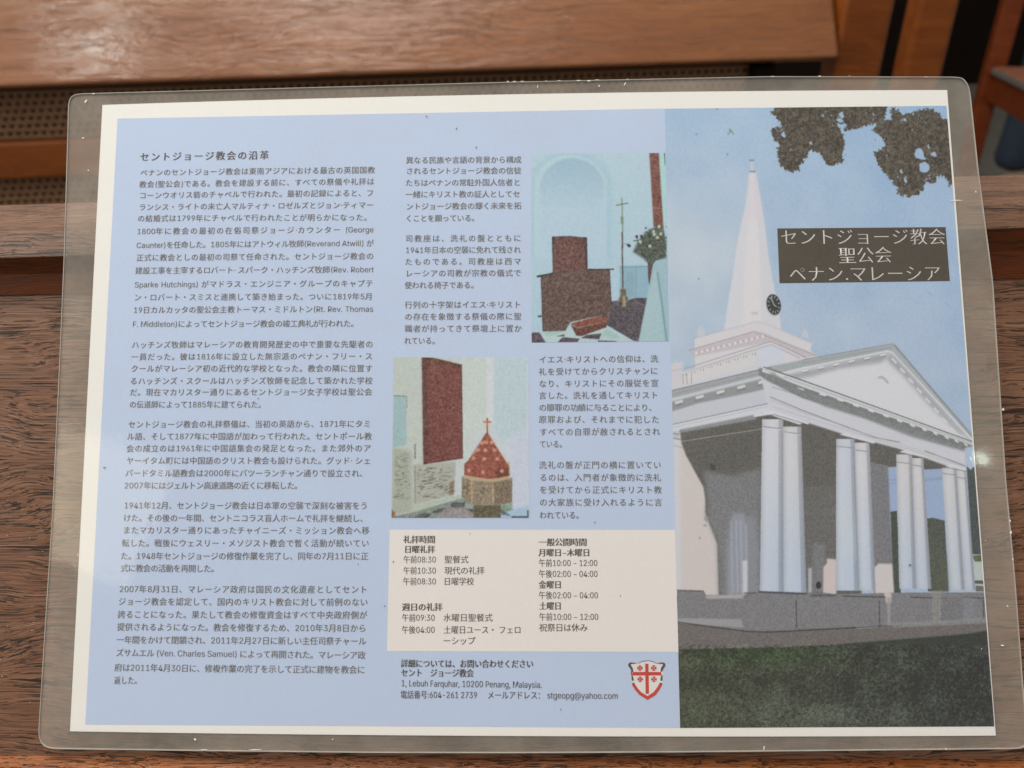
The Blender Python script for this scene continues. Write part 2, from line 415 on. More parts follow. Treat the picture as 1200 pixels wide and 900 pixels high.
    c.poly([(-180, 205), (470, 100), (490, 100), (960, 600), (930, 620), (-60, 265), (-150, 240)], (190, 190, 194))          # tympanum ground
    c.poly([(-170, 250), (-60, 205), (460, 140), (600, 260), (880, 560), (930, 600), (-10, 262)], (212, 210, 211), 1, .8)
    c.poly([(-170, 195), (0, 150), (500, 62), (515, 62), (965, 590), (955, 612), (495, 100), (470, 95), (0, 200), (-170, 240)], (166, 170, 170))
    c.line([(-170, 238), (0, 196), (478, 102), (500, 108), (955, 606)], 2.0, (212, 211, 212)); c.line([(-170, 190), (0, 150), (505, 62)], .7, (186, 190, 194))
    c.line([(505, 64), (968, 592)], .8, (142, 146, 150)); c.line([(500, 84), (950, 590)], .8, (190, 194, 196), .8)
    c.poly([(-130, 245), (0, 215), (460, 118), (470, 140), (440, 165), (200, 200), (60, 240), (-60, 262)], (150, 152, 152), .75, 2)
    c.poly([(475, 125), (500, 120), (900, 570), (870, 560), (700, 400), (560, 240), (480, 165)], (160, 160, 160), .75, 2)
    for i in range(6):
        x, y = 0+i*86, 210-i*17.5; c.poly([(x, y), (x+32, y-7), (x+32, y+3), (x+2, y+10)], (216, 214, 212)); c.line([(x, y+12), (x+34, y+5)], .8, (100, 102, 100), .7)
    for i in range(8):
        x, y = 500+i*47, 145+i*55; c.poly([(x, y-8), (x+26, y+20), (x+20, y+28), (x-6, y+2)], (212, 210, 210))
    c.line([(420, 250), (440, 243), (462, 258), (478, 282)], 1.1, (128, 126, 124), .8, .2); c.line([(428, 256), (450, 252), (472, 280)], .8, (170, 168, 166), .6)
    # raking cornice base
    c.poly([(-240, 195), (-170, 200), (0, 262), (955, 612), (950, 628), (900, 640), (905, 650), (0, 370), (-240, 235)], (128, 130, 128), 1, .2)
    c.poly([(-215, 190), (0, 266), (950, 608), (948, 626), (0, 300), (-225, 215)], (208, 207, 208)); c.line([(-215, 190), (0, 264), (955, 608)], 1.0, (92, 94, 92)); c.line([(-210, 202), (0, 282), (940, 614)], .6, (150, 150, 150))
    ms = [(-145, 232), (-28, 278+30), (95, 340), (192, 370), (280, 400), (365, 430), (448, 458), (525, 486), (597, 512), (665, 535), (726, 556), (790, 578), (845, 598), (898, 618)]
    for i, (x, y) in enumerate(ms):
        w = 44-i*1.6; c.poly([(x, y-8), (x+w*.8, y+3), (x+w, y+10), (x+w*.8, y+13), (x+2, y+3)], (216, 214, 210))
    c.poly([(-230, 250), (0, 362), (300, 455), (905, 655), (905, 765), (800, 738), (540, 645), (220, 560), (38, 502), (-180, 432)], (204, 203, 206), 1, .6)
    c.poly([(-230, 232), (-160, 225), (0, 318), (400, 460), (900, 640), (905, 660), (600, 575), (350, 478), (130, 410), (-100, 310)], (134, 136, 134), .9, .8)
    c.line([(-180, 355), (0, 430), (400, 580), (545, 608)], .9, (116, 116, 116), .9); c.line([(-180, 370), (0, 442), (250, 520)], .5, (160, 160, 160), .8)
    c.line([(680, 655), (905, 740)], .9, (116, 116, 116), .9); c.line([(300, 545), (905, 730)], .6, (176, 174, 176), .8)
    c.poly([(905, 640), (912, 740), (905, 755), (900, 650)], (190, 190, 194))
    for (a_, b_, w_, col_) in (((-160, 412), (905, 745), .6, (170, 170, 172)), ((-170, 300), (0, 352), .7, (120, 122, 120)), ((0, 150), (505, 60), .8, (120, 126, 128)), ((0, 170), (500, 80), .6, (140, 146, 146)), ((515, 70), (960, 600), .9, (122, 126, 128))):
        c.line([a_, b_], w_, col_, .75)
    # abaci
    for p in ([(-225, 440), (-165, 430), (-5, 495), (-5, 508), (-20, 508)], [(208, 565), (240, 553), (400, 600), (405, 612), (395, 614), (240, 573)], [(538, 662), (570, 650), (690, 686), (698, 696), (570, 668)], [(795, 742), (830, 728), (905, 752), (912, 765), (830, 748)]):
        c.poly(p, (212, 211, 212)); c.line([(p[0][0], p[0][1]+5)]+[(p[-1][0], p[-1][1]+4), (p[-2][0], p[-2][1]+5)], .8, (120, 118, 118), .8)
    c.crop(*Bc); c.poly([(578, 375), (710, 345), (945, 425), (940, 436), (715, 365), (582, 388)], (214, 213, 214)); c.line([(580, 390), (715, 370), (900, 425)], .9, (118, 116, 116), .8)
    c.poly([(45, 480), (90, 480), (90, 535), (45, 530)], (190, 190, 194)); c.line([(45, 495), (90, 500)], .9, (120, 118, 116)); c.line([(45, 525), (100, 535)], .9, (120, 118, 116)); c.line([(50, 572), (115, 590)], .9, (170, 164, 160))
    c.crop(*Bc)
    for (x0, x1, xb0, xb1) in ((636, 774, 621, 776), (774, 893, 776, 928)):
        c.poly([(x0+12, 480), (x0+50, 480), (xb0+58, 1540), (xb0+14, 1540)], (216, 217, 218), .28, 2); c.line([(x1-4, 470), (xb1-4, 1550)], 1.3, (138, 144, 154), .6, .5)
    c.crop(*Cc)
    for (x0, x1, xb0, xb1, y0) in ((189, 290, 188, 318, 650), (291, 373, 317, 406, 670), (522, 609, 539, 632, 735), (610, 672, 631, 716, 750), (775, 857, 820, 900, 800), (857, 909, 899, 960, 815)):
        c.poly([(x0+10, y0), (x0+38, y0), (xb0+46, 1410), (xb0+12, 1410)], (218, 217, 216), .3, 2); c.line([(x1-3, y0), (xb1-3, 1420)], 1.2, (138, 144, 154), .6, .5)
    # ---- plinth
    c.crop(780, 570, 4.5)
    pl = (130, 128, 129)
    c.poly([(60, 548), (200, 550), (215, 575), (410, 585), (490, 560), (745, 565), (900, 568), (1160, 562), (1185, 560), (1720, 558), (1720, 770), (1100, 735), (900, 745), (500, 765), (430, 760), (60, 720)], pl)
    c.poly([(1150, 560), (1190, 560), (1190, 610), (1165, 620)], (200, 190, 184), 1, .3)
    c.poly([(210, 575), (410, 570), (410, 590), (215, 592)], (186, 178, 176), .8, .3)
    c.poly([(65, 695), (400, 700), (410, 745), (65, 720)], (160, 158, 156), .9, .5)
    c.line([(60, 548), (200, 552)], 1.4, (96, 92, 94)); c.line([(412, 562), (480, 562)], 1.4, (96, 94, 96)); c.line([(488, 556), (745, 566)], 2.2, (84, 84, 92)); c.line([(765, 575), (900, 575)], 2.6, (96, 96, 96))
    for x0, x1, y in ((935, 1160, 578), (1290, 1480, 584), (1570, 1710, 585)): c.line([(x0, y), (x1, y+6)], 1.5, (84, 84, 90))
    for x in (688, 1126, 1432, 1675): c.line([(x, 600), (x+3, 750)], 1.3, (84, 82, 84), .9)
    c.line([(60, 715), (430, 765), (560, 768), (900, 750), (1170, 735), (1700, 722)], 1.3, (74, 70, 68), .9)
    c.crop(960, 560, 4.2857)
    c.poly([(340, 600), (358, 600), (358, 742), (342, 742)], (162, 157, 152), .8, .3); c.poly([(566, 568), (612, 566), (612, 732), (568, 732)], (146, 144, 137), .8, .3); c.poly([(722, 600), (775, 598), (778, 722), (725, 726)], (139, 141, 146), .6, .3); c.poly([(612, 600), (722, 600), (724, 726), (612, 732)], (122, 121, 122), .7, .3)
    c.crop(780, 570, 4.5)
    # path
    c.poly([(60, 722), (430, 770), (560, 772), (900, 755), (1170, 740), (1720, 700), (1720, 760), (1600, 775), (1100, 815), (900, 830), (600, 845), (60, 860)], (116, 110, 106))
    c.poly([(1170, 720), (1400, 712), (1720, 690), (1720, 720), (1200, 745)], (150, 148, 146), .7, .3)
    # lawn
    def lawn(X, Y):
        k = np.clip((X-797)/360, 0, 1)[..., None]; s = np.array((72, 76, 60))*(1-k)+np.array((64, 67, 63))*k
        gl = np.exp(-((X-905)/70)**2-((Y-768)/12)**2)[..., None]; s = s+gl*np.array((-4, 6, -6))
        bl = np.exp(-((X-960)/120)**2-((Y-838)/20)**2)[..., None]; return s+bl*np.array((20, 21, 20))
    c.poly([(60, 858), (600, 845), (900, 830), (1100, 815), (1600, 775), (1730, 755), (1760, 1300), (60, 1300)], lawn, 1, .4)
    # ---- overhanging foliage
    fol = c
    A = [(60, 90), (90, 55), (120, 45), (740, 42), (740, 110), (720, 140), (640, 155), (600, 175), (560, 180), (505, 190), (500, 150), (450, 155), (490, 200), (500, 270), (490, 330), (495, 370), (430, 405), (395, 385), (355, 330), (330, 315), (300, 300), (280, 340), (235, 400), (235, 430), (150, 430), (110, 375), (105, 300), (115, 260), (85, 250), (65, 195), (90, 172), (130, 180), (110, 120), (80, 105)]
    Bq = [(765, 60), (790, 52), (830, 90), (870, 90), (900, 95), (910, 70), (1000, 62), (1060, 90), (1070, 120), (1110, 120), (1135, 340), (1145, 470), (1115, 515), (1095, 470), (1050, 450), (1030, 495), (990, 500), (980, 470), (955, 540), (925, 575), (850, 575), (815, 570), (800, 520), (770, 480), (720, 430), (690, 370), (662, 320), (730, 290), (730, 250), (700, 210), (660, 190), (680, 150), (740, 130), (770, 120)]
    c.crop(890, 115, 5)
    def rough_(p, amp, n=7):
        out = []; r = random.Random(5)
        for i in range(len(p)):
            a, b = p[i], p[(i+1) % len(p)]
            L = math.hypot(b[0]-a[0], b[1]-a[1]); k = max(1, int(L/n))
            for j in range(k):
                f = j/k; out.append((a[0]+(b[0]-a[0])*f+r.uniform(-amp, amp), a[1]+(b[1]-a[1])*f+r.uniform(-amp, amp)))
        return out
    FD = (89, 82, 72)
    c.poly(rough_(A, 11, 5), FD); c.poly(rough_(Bq, 11, 5), FD)
    sky = (160, 182, 203); rr = random.Random(9)
    for (cx, cy, a, b) in ((480, 100, 14, 18), (470, 130, 20, 12), (300, 264, 9, 9), (140, 215, 12, 16), (370, 103, 8, 6), (665, 95, 6, 6), (935, 325, 26, 32), (1020, 330, 18, 12), (965, 405, 30, 34), (855, 480, 8, 20), (990, 285, 6, 12), (830, 430, 8, 12), (850, 128, 12, 8), (945, 350, 30, 10)):
        c.poly(rough_(ell(cx, cy, a, b, 0, 14).tolist(), 4), sky)
    c.line([(920, 355), (960, 368), (1040, 345)], 1.6, FD)
    fm = (np.abs(c.a-np.array(FD)).sum(-1) < 12)
    tx = vnoise(c.h, c.w, 3.2, 61)*36+vnoise(c.h, c.w, 6.5, 62)*24
    c.a += (tx*fm)[..., None]*np.array((1.05, 1., .85))
    for (gx, gy, gr) in ((440, 110, 60), (860, 120, 50), (840, 470, 60), (1010, 470, 40), (730, 300, 50), (120, 190, 40), (430, 330, 60), (190, 330, 60), (640, 130, 60), (960, 110, 50)):
        for _ in range(16):
            x, y = rr.gauss(gx, gr*.6), rr.gauss(gy, gr*.6); c.poly(rough_(ell(x, y, rr.uniform(2, 6), rr.uniform(1.5, 5), 0, 8).tolist(), 1.5, 4), sky if rr.random() < .4 else (128, 124, 114), .7)
    for _ in range(60):
        x, y = rr.uniform(90, 1120), rr.uniform(60, 520); c.poly(ell(x, y, rr.uniform(1.5, 3.2), rr.uniform(1.5, 3), 0, 7), sky, .35)
    # ---- green specks and scratches
    c.crop(770, 110, 2.79)
    for x, y, a in ((240, 122, 7), (232, 130, 4), (248, 130, 4), (236, 115, 3), (229, 197, 4)):
        c.poly(rough_(ell(x, y, a, a*.8, 0, 9).tolist(), 2, 3), (110, 150, 130), .75)
    for x, y in ((195, 50), (128, 133), (136, 605)): c.poly(ell(x, y, 2.6, 2.6, 0, 8), (96, 104, 104), .8)
    c.line([(886, 648), (900, 662)], .8, (130, 160, 160), .7); c.line([(940, 680), (965, 702)], .8, (130, 160, 160), .6)
    c.a = blur(c.a, 1)*.35+c.a*.65
    # toner mottling: strongest in the mid and dark tones
    lum = c.a.mean(-1)/255
    amp = np.where(lum < .30, 4, np.where(lum < .55, 6, 1.5)); lawnm = (Y > 755)*(lum < .45)
    nz = rng.normal(0, 1, (c.h, c.w)); nz = nz+vnoise(c.h, c.w, 2.6, 77)*3.2
    c.a += (nz*amp)[..., None]*np.array((1, 1, .9))
    nn = vnoise(c.h, c.w, 3.0, 21)*1.5+vnoise(c.h, c.w, 6.5, 22)*.8+vnoise(c.h, c.w, 40, 23)*.8
    c.a += (nn*26*lawnm)[..., None]*np.array((.95, 1.05, .88))
    c.a += (vnoise(c.h, c.w, 3, 31)*7*(lum < .75))[..., None]
    return c

def draw_throne():
    c = Canvas(618, 174, 790, 406, 2.2); X, Y = c.X, c.Y
    t = np.clip((Y-180)/220, 0, 1)[..., None]
    c.a = np.array((180, 200, 206))*(1-t)+np.array((173, 196, 206))*t
    def ell(cx, cy, a, b, t0=0, t1=2*math.pi, n=28):
        tt = np.linspace(t0, t1, n); return np.stack([cx+a*np.cos(tt), cy+b*np.sin(tt)], 1).tolist()
    c.crop(620, 175, 7.059)
    arch = ell(355, 330, 268, 255, math.pi, 2*math.pi); 
    c.poly(ell(345, 300, 350, 290, math.pi, 2*math.pi)+[(680, 900), (10, 900)], (160, 190, 200), .5, 2)
    c.poly(ell(340, 320, 300, 275, math.pi, 2*math.pi)+[(640, 900), (40, 900)], (184, 203, 208), .8, 1)
    def niche(X, Y):
        k = np.clip((Y-185)/60, 0, 1)[..., None]; return np.array((158, 183, 195))*(1-k)+np.array((179, 199, 208))*k
    c.poly(arch+[(625, 900), (90, 900)], niche, 1, .7)
    c.poly([(995, 30), (1075, 30), (1115, 700), (1030, 640)], (126, 86, 78), 1, .2); c.poly([(1075, 30), (1120, 30), (1140, 600), (1115, 640)], (172, 206, 198), 1, .2)
    c.line([(1120, 30), (1128, 130)], 1.2, (70, 100, 100))
    c.crop(620, 290, 7.059)
    c.poly([(750, 150), (990, 150), (990, 430), (750, 430)], (146, 176, 186), 1, .4); c.line([(750, 165), (990, 158)], 1.2, (120, 148, 156), .8); c.line([(885, 160), (885, 420)], 1.2, (126, 156, 166), .7, .3)
    c.poly([(800, 200), (870, 200), (870, 400), (800, 420)], (134, 162, 170), .6, 2)
    # dark floor and plinth
    c.poly([(680, 445), (740, 440), (800, 440), (880, 418), (975, 418), (950, 620), (905, 780), (860, 770), (640, 640)], (92, 84, 88))
    c.line([(690, 450), (750, 480)], 1, (150, 140, 140), .5); c.line([(880, 450), (950, 480)], 1.2, (140, 132, 136), .8)
    # chequered floor
    c.poly([(20, 700), (110, 690), (250, 670), (640, 670), (720, 700), (860, 770), (860, 790), (20, 790)], (180, 198, 196))
    c.poly([(110, 700), (250, 672), (300, 700), (150, 735)], (162, 190, 178), .9, .4); c.poly([(600, 730), (640, 670), (760, 740), (700, 760)], (160, 188, 178), .8, 1)
    for p in ([(20, 705), (85, 702), (140, 790), (20, 790)], [(235, 785), (280, 742), (420, 755), (395, 788)], [(225, 735), (295, 718), (290, 735)], [(430, 750), (470, 725), (600, 710), (580, 760)], [(570, 768), (720, 775), (720, 785), (570, 782)]): c.poly(p, (96, 84, 90))
    # throne
    BR = (104, 84, 78)
    c.poly([(100, 235), (195, 210), (190, -90), (340, -95), (480, -80), (485, 185), (650, 180), (668, 190), (680, 445), (650, 590), (560, 570), (340, 620), (300, 690), (115, 695)], BR)
    c.poly([(195, -78), (470, -78), (480, 180), (200, 200)], (112, 80, 74), .9, .5)
    for p in ([(60, 235), (195, 208), (195, 218), (70, 250)], [(485, 178), (705, 176), (700, 186), (640, 186), (485, 190)], [(70, 565), (105, 560), (100, 578), (75, 575)]): c.poly(p, (66, 56, 56))
    c.line([(100, 240), (115, 690)], 1.2, (74, 60, 58), .8); c.line([(665, 190), (678, 440)], 1.2, (84, 66, 62), .8)
    c.poly([(190, 60), (210, -86), (192, -86)], (60, 60, 64)); c.poly([(445, -86), (478, -86), (484, 180), (470, 180)], (80, 62, 60), .8)
    c.line([(280, 450), (600, 430)], 1., (70, 56, 52), .5); c.line([(280, 450), (285, 660)], 1., (70, 56, 52), .5)
    c.poly([(340, 630), (560, 572), (650, 590), (650, 610), (400, 665)], (138, 86, 72)); c.poly([(345, 640), (400, 668), (650, 612), (640, 660), (430, 735), (390, 730)], (106, 70, 62))
    # cross on its staff
    c.line([(770, -20), (776, 350)], 1.7, (96, 92, 84)); c.poly([(755, 345), (800, 345), (805, 400), (830, 440), (800, 460), (800, 495), (775, 495), (765, 450), (735, 440), (755, 400)], (112, 102, 80), 1, .3)
    c.poly([(775, 400), (795, 400), (800, 490), (778, 490)], (170, 166, 140), .8, .4)
    c.crop(620, 175, 7.059)
    c.line([(767, 400), (775, 690)], 1.5, (134, 148, 130)); c.line([(718, 464), (818, 446)], 1.4, (116, 128, 112)); c.poly([(758, 560), (778, 560), (780, 615), (760, 615)], (112, 122, 100), .8, .2); c.line([(770, 685), (774, 815)], 1.8, (100, 92, 84))
    # flower vase
    c.crop(620, 290, 7.059); c.poly([(980, 80), (1030, 80), (1020, 180), (995, 325), (985, 250)], (104, 78, 74))
    c.crop(620, 175, 7.059)
    c.poly([(1090, 620), (1120, 700), (1140, 800), (1130, 900), (1090, 920), (1000, 960), (940, 900), (860, 850), (900, 760), (960, 690), (1030, 650)], (90, 98, 88), 1, .8)
    rr = random.Random(3)
    for _ in range(150):
        x, y = rr.gauss(1020, 62), rr.gauss(790, 62)
        if x > 1138: continue
        c.poly(ell(x, y, rr.uniform(5, 13), rr.uniform(4, 9), n=7), rr.choice([(74, 86, 70), (96, 108, 92), (64, 72, 62), (110, 118, 106), (90, 60, 70)]), .85)
    for x, y in ((890, 722), (930, 722), (820, 792), (830, 800), (955, 880)): c.poly(ell(x, y, 13, 12, n=9), (84, 54, 72))
    for x, y in ((1075, 640), (1035, 705), (920, 765), (1060, 730), (1030, 680), (1090, 700), (1000, 800)): c.poly(ell(x, y, 14, 15, n=9), (192, 196, 176), .9)
    # white cloth at the right
    c.crop(620, 290, 7.059)
    c.poly([(905, 785), (985, 370), (1020, 160), (1045, 110), (1100, 95), (1165, 90), (1165, 790)], (158, 184, 190)); c.poly([(905, 785), (985, 400), (1040, 200), (1060, 200), (1120, 785)], (170, 192, 192), .8, 1)
    c.line([(1060, 200), (1090, 400), (1140, 780)], 1.4, (106, 130, 136), .8, .2)
    c.a = blur(c.a, 1)*.6+c.a*.4
    lum = c.a.mean(-1)/255; nz = blur(rng.normal(0, 1, (c.h, c.w)), 1)*2.6
    c.a += (nz*np.where(lum < .5, 10, 3))[..., None]
    c.a += (vnoise(c.h, c.w, 4, 41)*np.where(lum < .5, 30, 4))[..., None]*np.array((1.1, 1, .8)); return c

def draw_font():
    c = Canvas(454, 412, 624, 612, 2.2); X, Y = c.X, c.Y
    k = np.clip((X-460)/160, 0, 1)[..., None]
    c.a = np.array((186, 192, 180))*(1-k)+np.array((200, 205, 210))*k
    def ell(cx, cy, a, b, n=16):
        tt = np.linspace(0, 2*math.pi, n+1)[:-1]; return np.stack([cx+a*np.cos(tt), cy+b*np.sin(tt)], 1).tolist()
    c.crop(450, 410, 4.389)
    c.poly([(400, 40), (560, 40), (560, 400), (480, 420), (400, 780)], (196, 202, 194), .9, 2); c.poly([(525, 40), (565, 40), (565, 380), (530, 380)], (206, 208, 208), .9, .8)
    c.poly([(565, 40), (735, 40), (735, 430), (600, 470), (565, 400)], (186, 200, 202), 1, 1); c.poly([(660, 430), (745, 400), (745, 860), (660, 860)], (196, 200, 210), .9, 2)
    c.poly([(50, 235), (117, 237), (117, 490), (45, 500)], (158, 182, 180)); c.line([(50, 236), (117, 238), (118, 300)], 1., (118, 126, 112))
    c.poly([(120, 200), (195, 200), (195, 585), (120, 560)], (190, 194, 184), .9, 2)
    c.poly([(45, 500), (140, 520), (150, 830), (40, 855)], (168, 172, 156), 1, 2)
    # tablets with worn script
    c.poly([(150, 590), (370, 575), (360, 745), (160, 795)], (173, 173, 160), 1, .4)
    rr = random.Random(12)
    for i in range(150):
        x, y = rr.uniform(165, 345), rr.uniform(605, 765); w = rr.uniform(8, 26); c.line([(x, y), (x+w, y-w*.13)], .9, (104, 98, 86), rr.uniform(.3, .8))
    for i in range(110):
        x, y = rr.uniform(48, 118), rr.uniform(535, 770); w = rr.uniform(8, 26); c.line([(x, y), (x+w, y-1)], .8, (118, 120, 104), rr.uniform(.3, .7))
    c.line([(160, 600), (160, 790)], 1.2, (130, 126, 108), .8); c.poly([(335, 690), (362, 670), (358, 745), (335, 750)], (124, 104, 84), .7, .4)
    c.line([(160, 485), (160, 560)], 1.6, (110, 114, 108), .8)
    c.poly([(150, 800), (400, 745), (400, 760), (150, 835)], (178, 186, 168))
    # floor tiles
    c.poly([(40, 858), (150, 835), (400, 762), (480, 800), (620, 800), (745, 860), (745, 866), (40, 866)], (134, 142, 134))
    for p in ([(250, 830), (300, 812), (335, 812), (320, 840), (245, 838)], [(340, 795), (350, 785), (418, 785), (412, 808), (345, 812)], [(150, 862), (200, 838), (245, 842), (220, 865)], [(415, 815), (460, 820), (460, 840), (420, 835)]): c.poly(p, (96, 96, 92))
    c.poly([(320, 812), (410, 812), (470, 845), (460, 866), (250, 866)], (152, 144, 142), .9, .4)
    c.poly([(600, 840), (745, 800), (745, 866), (600, 866)], (168, 190, 204), 1, .6); c.poly([(655, 855), (745, 855), (745, 866), (655, 866)], (96, 104, 110)); c.poly([(735, 828), (745, 822), (745, 856), (738, 856)], (80, 92, 104)); c.poly([(605, 790), (660, 775), (660, 820), (610, 825)], (126, 150, 130), .8, .8)
    c.poly([(38, 820), (60, 835), (55, 862), (38, 862)], (140, 96, 74), .9, .4)
    # dark red hanging
    c.poly([(195, 38), (240, 38), (398, 76), (403, 558), (203, 587)], (122, 77, 71)); c.poly([(195, 38), (225, 40), (228, 580), (203, 587)], (98, 68, 62), .8, 1); c.poly([(195, 38), (240, 38), (398, 76), (398, 92), (240, 60)], (98, 72, 60), .9, .4)
    c.line([(398, 76), (403, 558)], 1.6, (104, 76, 66)); c.line([(203, 586), (403, 556)], 1.6, (100, 64, 56), .8)
    for i in range(360):
        x, y = rr.uniform(225, 395), rr.uniform(90, 545); c.line([(x, y), (x+rr.uniform(3, 10), y+rr.uniform(-3, 3))], .8, rr.choice([(160, 104, 90), (96, 58, 54), (150, 92, 80)]), .6)
    # baptismal font
    c.crop(530, 480, 6.82)
    c.line([(280, 65), (280, 185)], 2.0, (176, 112, 78)); c.line([(248, 99), (312, 99)], 1.8, (176, 112, 78))
    c.poly([(270, 190), (280, 170), (290, 190), (345, 285), (452, 445), (455, 530), (300, 560), (100, 525), (98, 432), (125, 415), (190, 330)], (148, 87, 74))
    c.line([(290, 190), (450, 440)], 1.5, (210, 180, 164), .8); c.poly([(340, 480), (380, 460), (455, 470), (455, 530), (340, 548)], (112, 70, 58), .8, .6)
    c.line([(270, 190), (125, 415), (98, 435), (98, 525)], .9, (120, 60, 50), .7)
    for x, y in ((270, 262), (315, 262), (237, 265), (265, 325), (337, 322), (205, 322), (170, 388), (258, 395), (360, 392), (133, 488), (245, 500), (395, 490)):
        s = 13; c.poly([(x-s, y-s), (x+s, y-s), (x+s, y+s), (x-s, y+s)], (214, 164, 130), .9, .2); c.poly([(x-4, y-4), (x+4, y-4), (x+4, y+4), (x-4, y+4)], (180, 110, 84), .6)
    c.line([(452, 420), (458, 530)], 1.4, (170, 130, 96), .8)
    c.poly([(75, 535), (100, 525), (300, 560), (455, 535), (482, 548), (478, 740), (385, 765), (170, 765), (75, 700)], (146, 132, 112)); c.poly([(75, 535), (100, 525), (300, 556), (455, 535), (482, 548), (330, 580), (150, 565)], (184, 162, 128))
    c.poly([(330, 585), (478, 560), (474, 735), (335, 755)], (128, 112, 96), .9, .4)
    for x, y0, y1 in ((155, 560, 745), (325, 585, 755)): c.line([(x, y0), (x+3, y1)], 2.2, (176, 152, 120), .9)
    for (cx, cy, a, b) in ((115, 630, 22, 45), (240, 640, 50, 50), (405, 650, 45, 50)):
        for q in range(46):
            th = rr.uniform(0, 6.28); r = rr.uniform(.2, 1.1); x, y = cx+a*r*math.cos(th), cy+b*r*math.sin(th)
            c.line([(x, y), (x+rr.uniform(-14, 14), y+rr.uniform(-14, 14))], .9, rr.choice([(188, 164, 130), (86, 72, 54), (104, 86, 66)]), .7)
    c.poly([(172, 765), (385, 765), (388, 862), (172, 862)], (104, 96, 78)); c.poly([(105, 740), (170, 765), (165, 790), (100, 790)], (160, 164, 152), .8, .4); c.poly([(388, 790), (470, 850), (388, 840)], (90, 100, 100), .9, .2)
    c.a = blur(c.a, 1)*.55+c.a*.45
    lum = c.a.mean(-1)/255; nz = blur(rng.normal(0, 1, (c.h, c.w)), 1)*2.6
    c.a += (nz*np.where(lum < .6, 9, 4))[..., None]
    c.a += (vnoise(c.h, c.w, 4, 51)*np.where(lum < .6, 26, 6))[..., None]*np.array((1, 1, .8)); return c

# ------------------------------------------------------------------ leaflet materials
def mat_ink(name):
    m, nt, out = nodes(name); b = N(nt, 'ShaderNodeBsdfPrincipled', Roughness=.55)
    a = N(nt, 'ShaderNodeAttribute', _attribute_name='ink'); nt.links.new(a.outputs['Color'], b.inputs['Base Color'])
    b.inputs['Specular IOR Level'].default_value = .2
    nt.links.new(b.outputs[0], out.inputs[0]); return m
def mat_sheet(name, rgb, var=.05, tint=(1, 1, 1)):
    c = pr(rgb) if not isinstance(rgb[0], float) else np.array(rgb)
    m, nt, out = nodes(name); b = N(nt, 'ShaderNodeBsdfPrincipled', Roughness=.6)
    b.inputs['Specular IOR Level'].default_value = .2
    n1 = noise(nt, mapping(nt, (1, 1, 1)), 900, 5, .7); n2 = noise(nt, mapping(nt, (1, 1.6, 1), (3, 1, 0)), 22, 3, .5)
    a = mixc(nt, ramp(nt, n1, [(.3, (0, 0, 0)), (.7, (1, 1, 1))]), tuple(float(x*(1-var)) for x in c), tuple(float(min(.9, x*(1+var))) for x in c))
    t2 = ramp(nt, n2, [(.3, tuple(1-var*1.2*k for k in (.6, .8, 1.0))), (.7, (1, 1, 1))])
    col = mixc(nt, 1.0, a, t2, 'MULTIPLY'); nt.links.new(col, b.inputs['Base Color'])
    nt.links.new(b.outputs[0], out.inputs[0]); return m
M_PAPER = mat_sheet('white_paper', (233, 227, 215), .02)
M_BLUE = mat_sheet('pale_blue_print', (188, 199, 216), .022)
M_BOX = mat_sheet('cream_print', (228, 219, 209), .02)
M_TXT = mat_sheet('grey_brown_ink', (122, 114, 106), .2)
M_TXTB = mat_sheet('dark_brown_ink', (98, 90, 84), .2)
M_TITLEBOX = mat_sheet('brown_black_print', (88, 80, 70), .16)
M_TXTW = mat_sheet('unprinted_lettering', (206, 201, 192), .06)
M_RED = mat_sheet('crest_red', (198, 74, 62), .1)
M_CREAM = mat_sheet('crest_white', (222, 216, 208), .04)
M_CDARK = mat_sheet('crest_dark', (92, 82, 86), .1)
M_SPECK = plain('dust_speck', (.75, .72, .66), .4)
M_DIRT = plain('dirt_speck', (.07, .06, .05), .7)

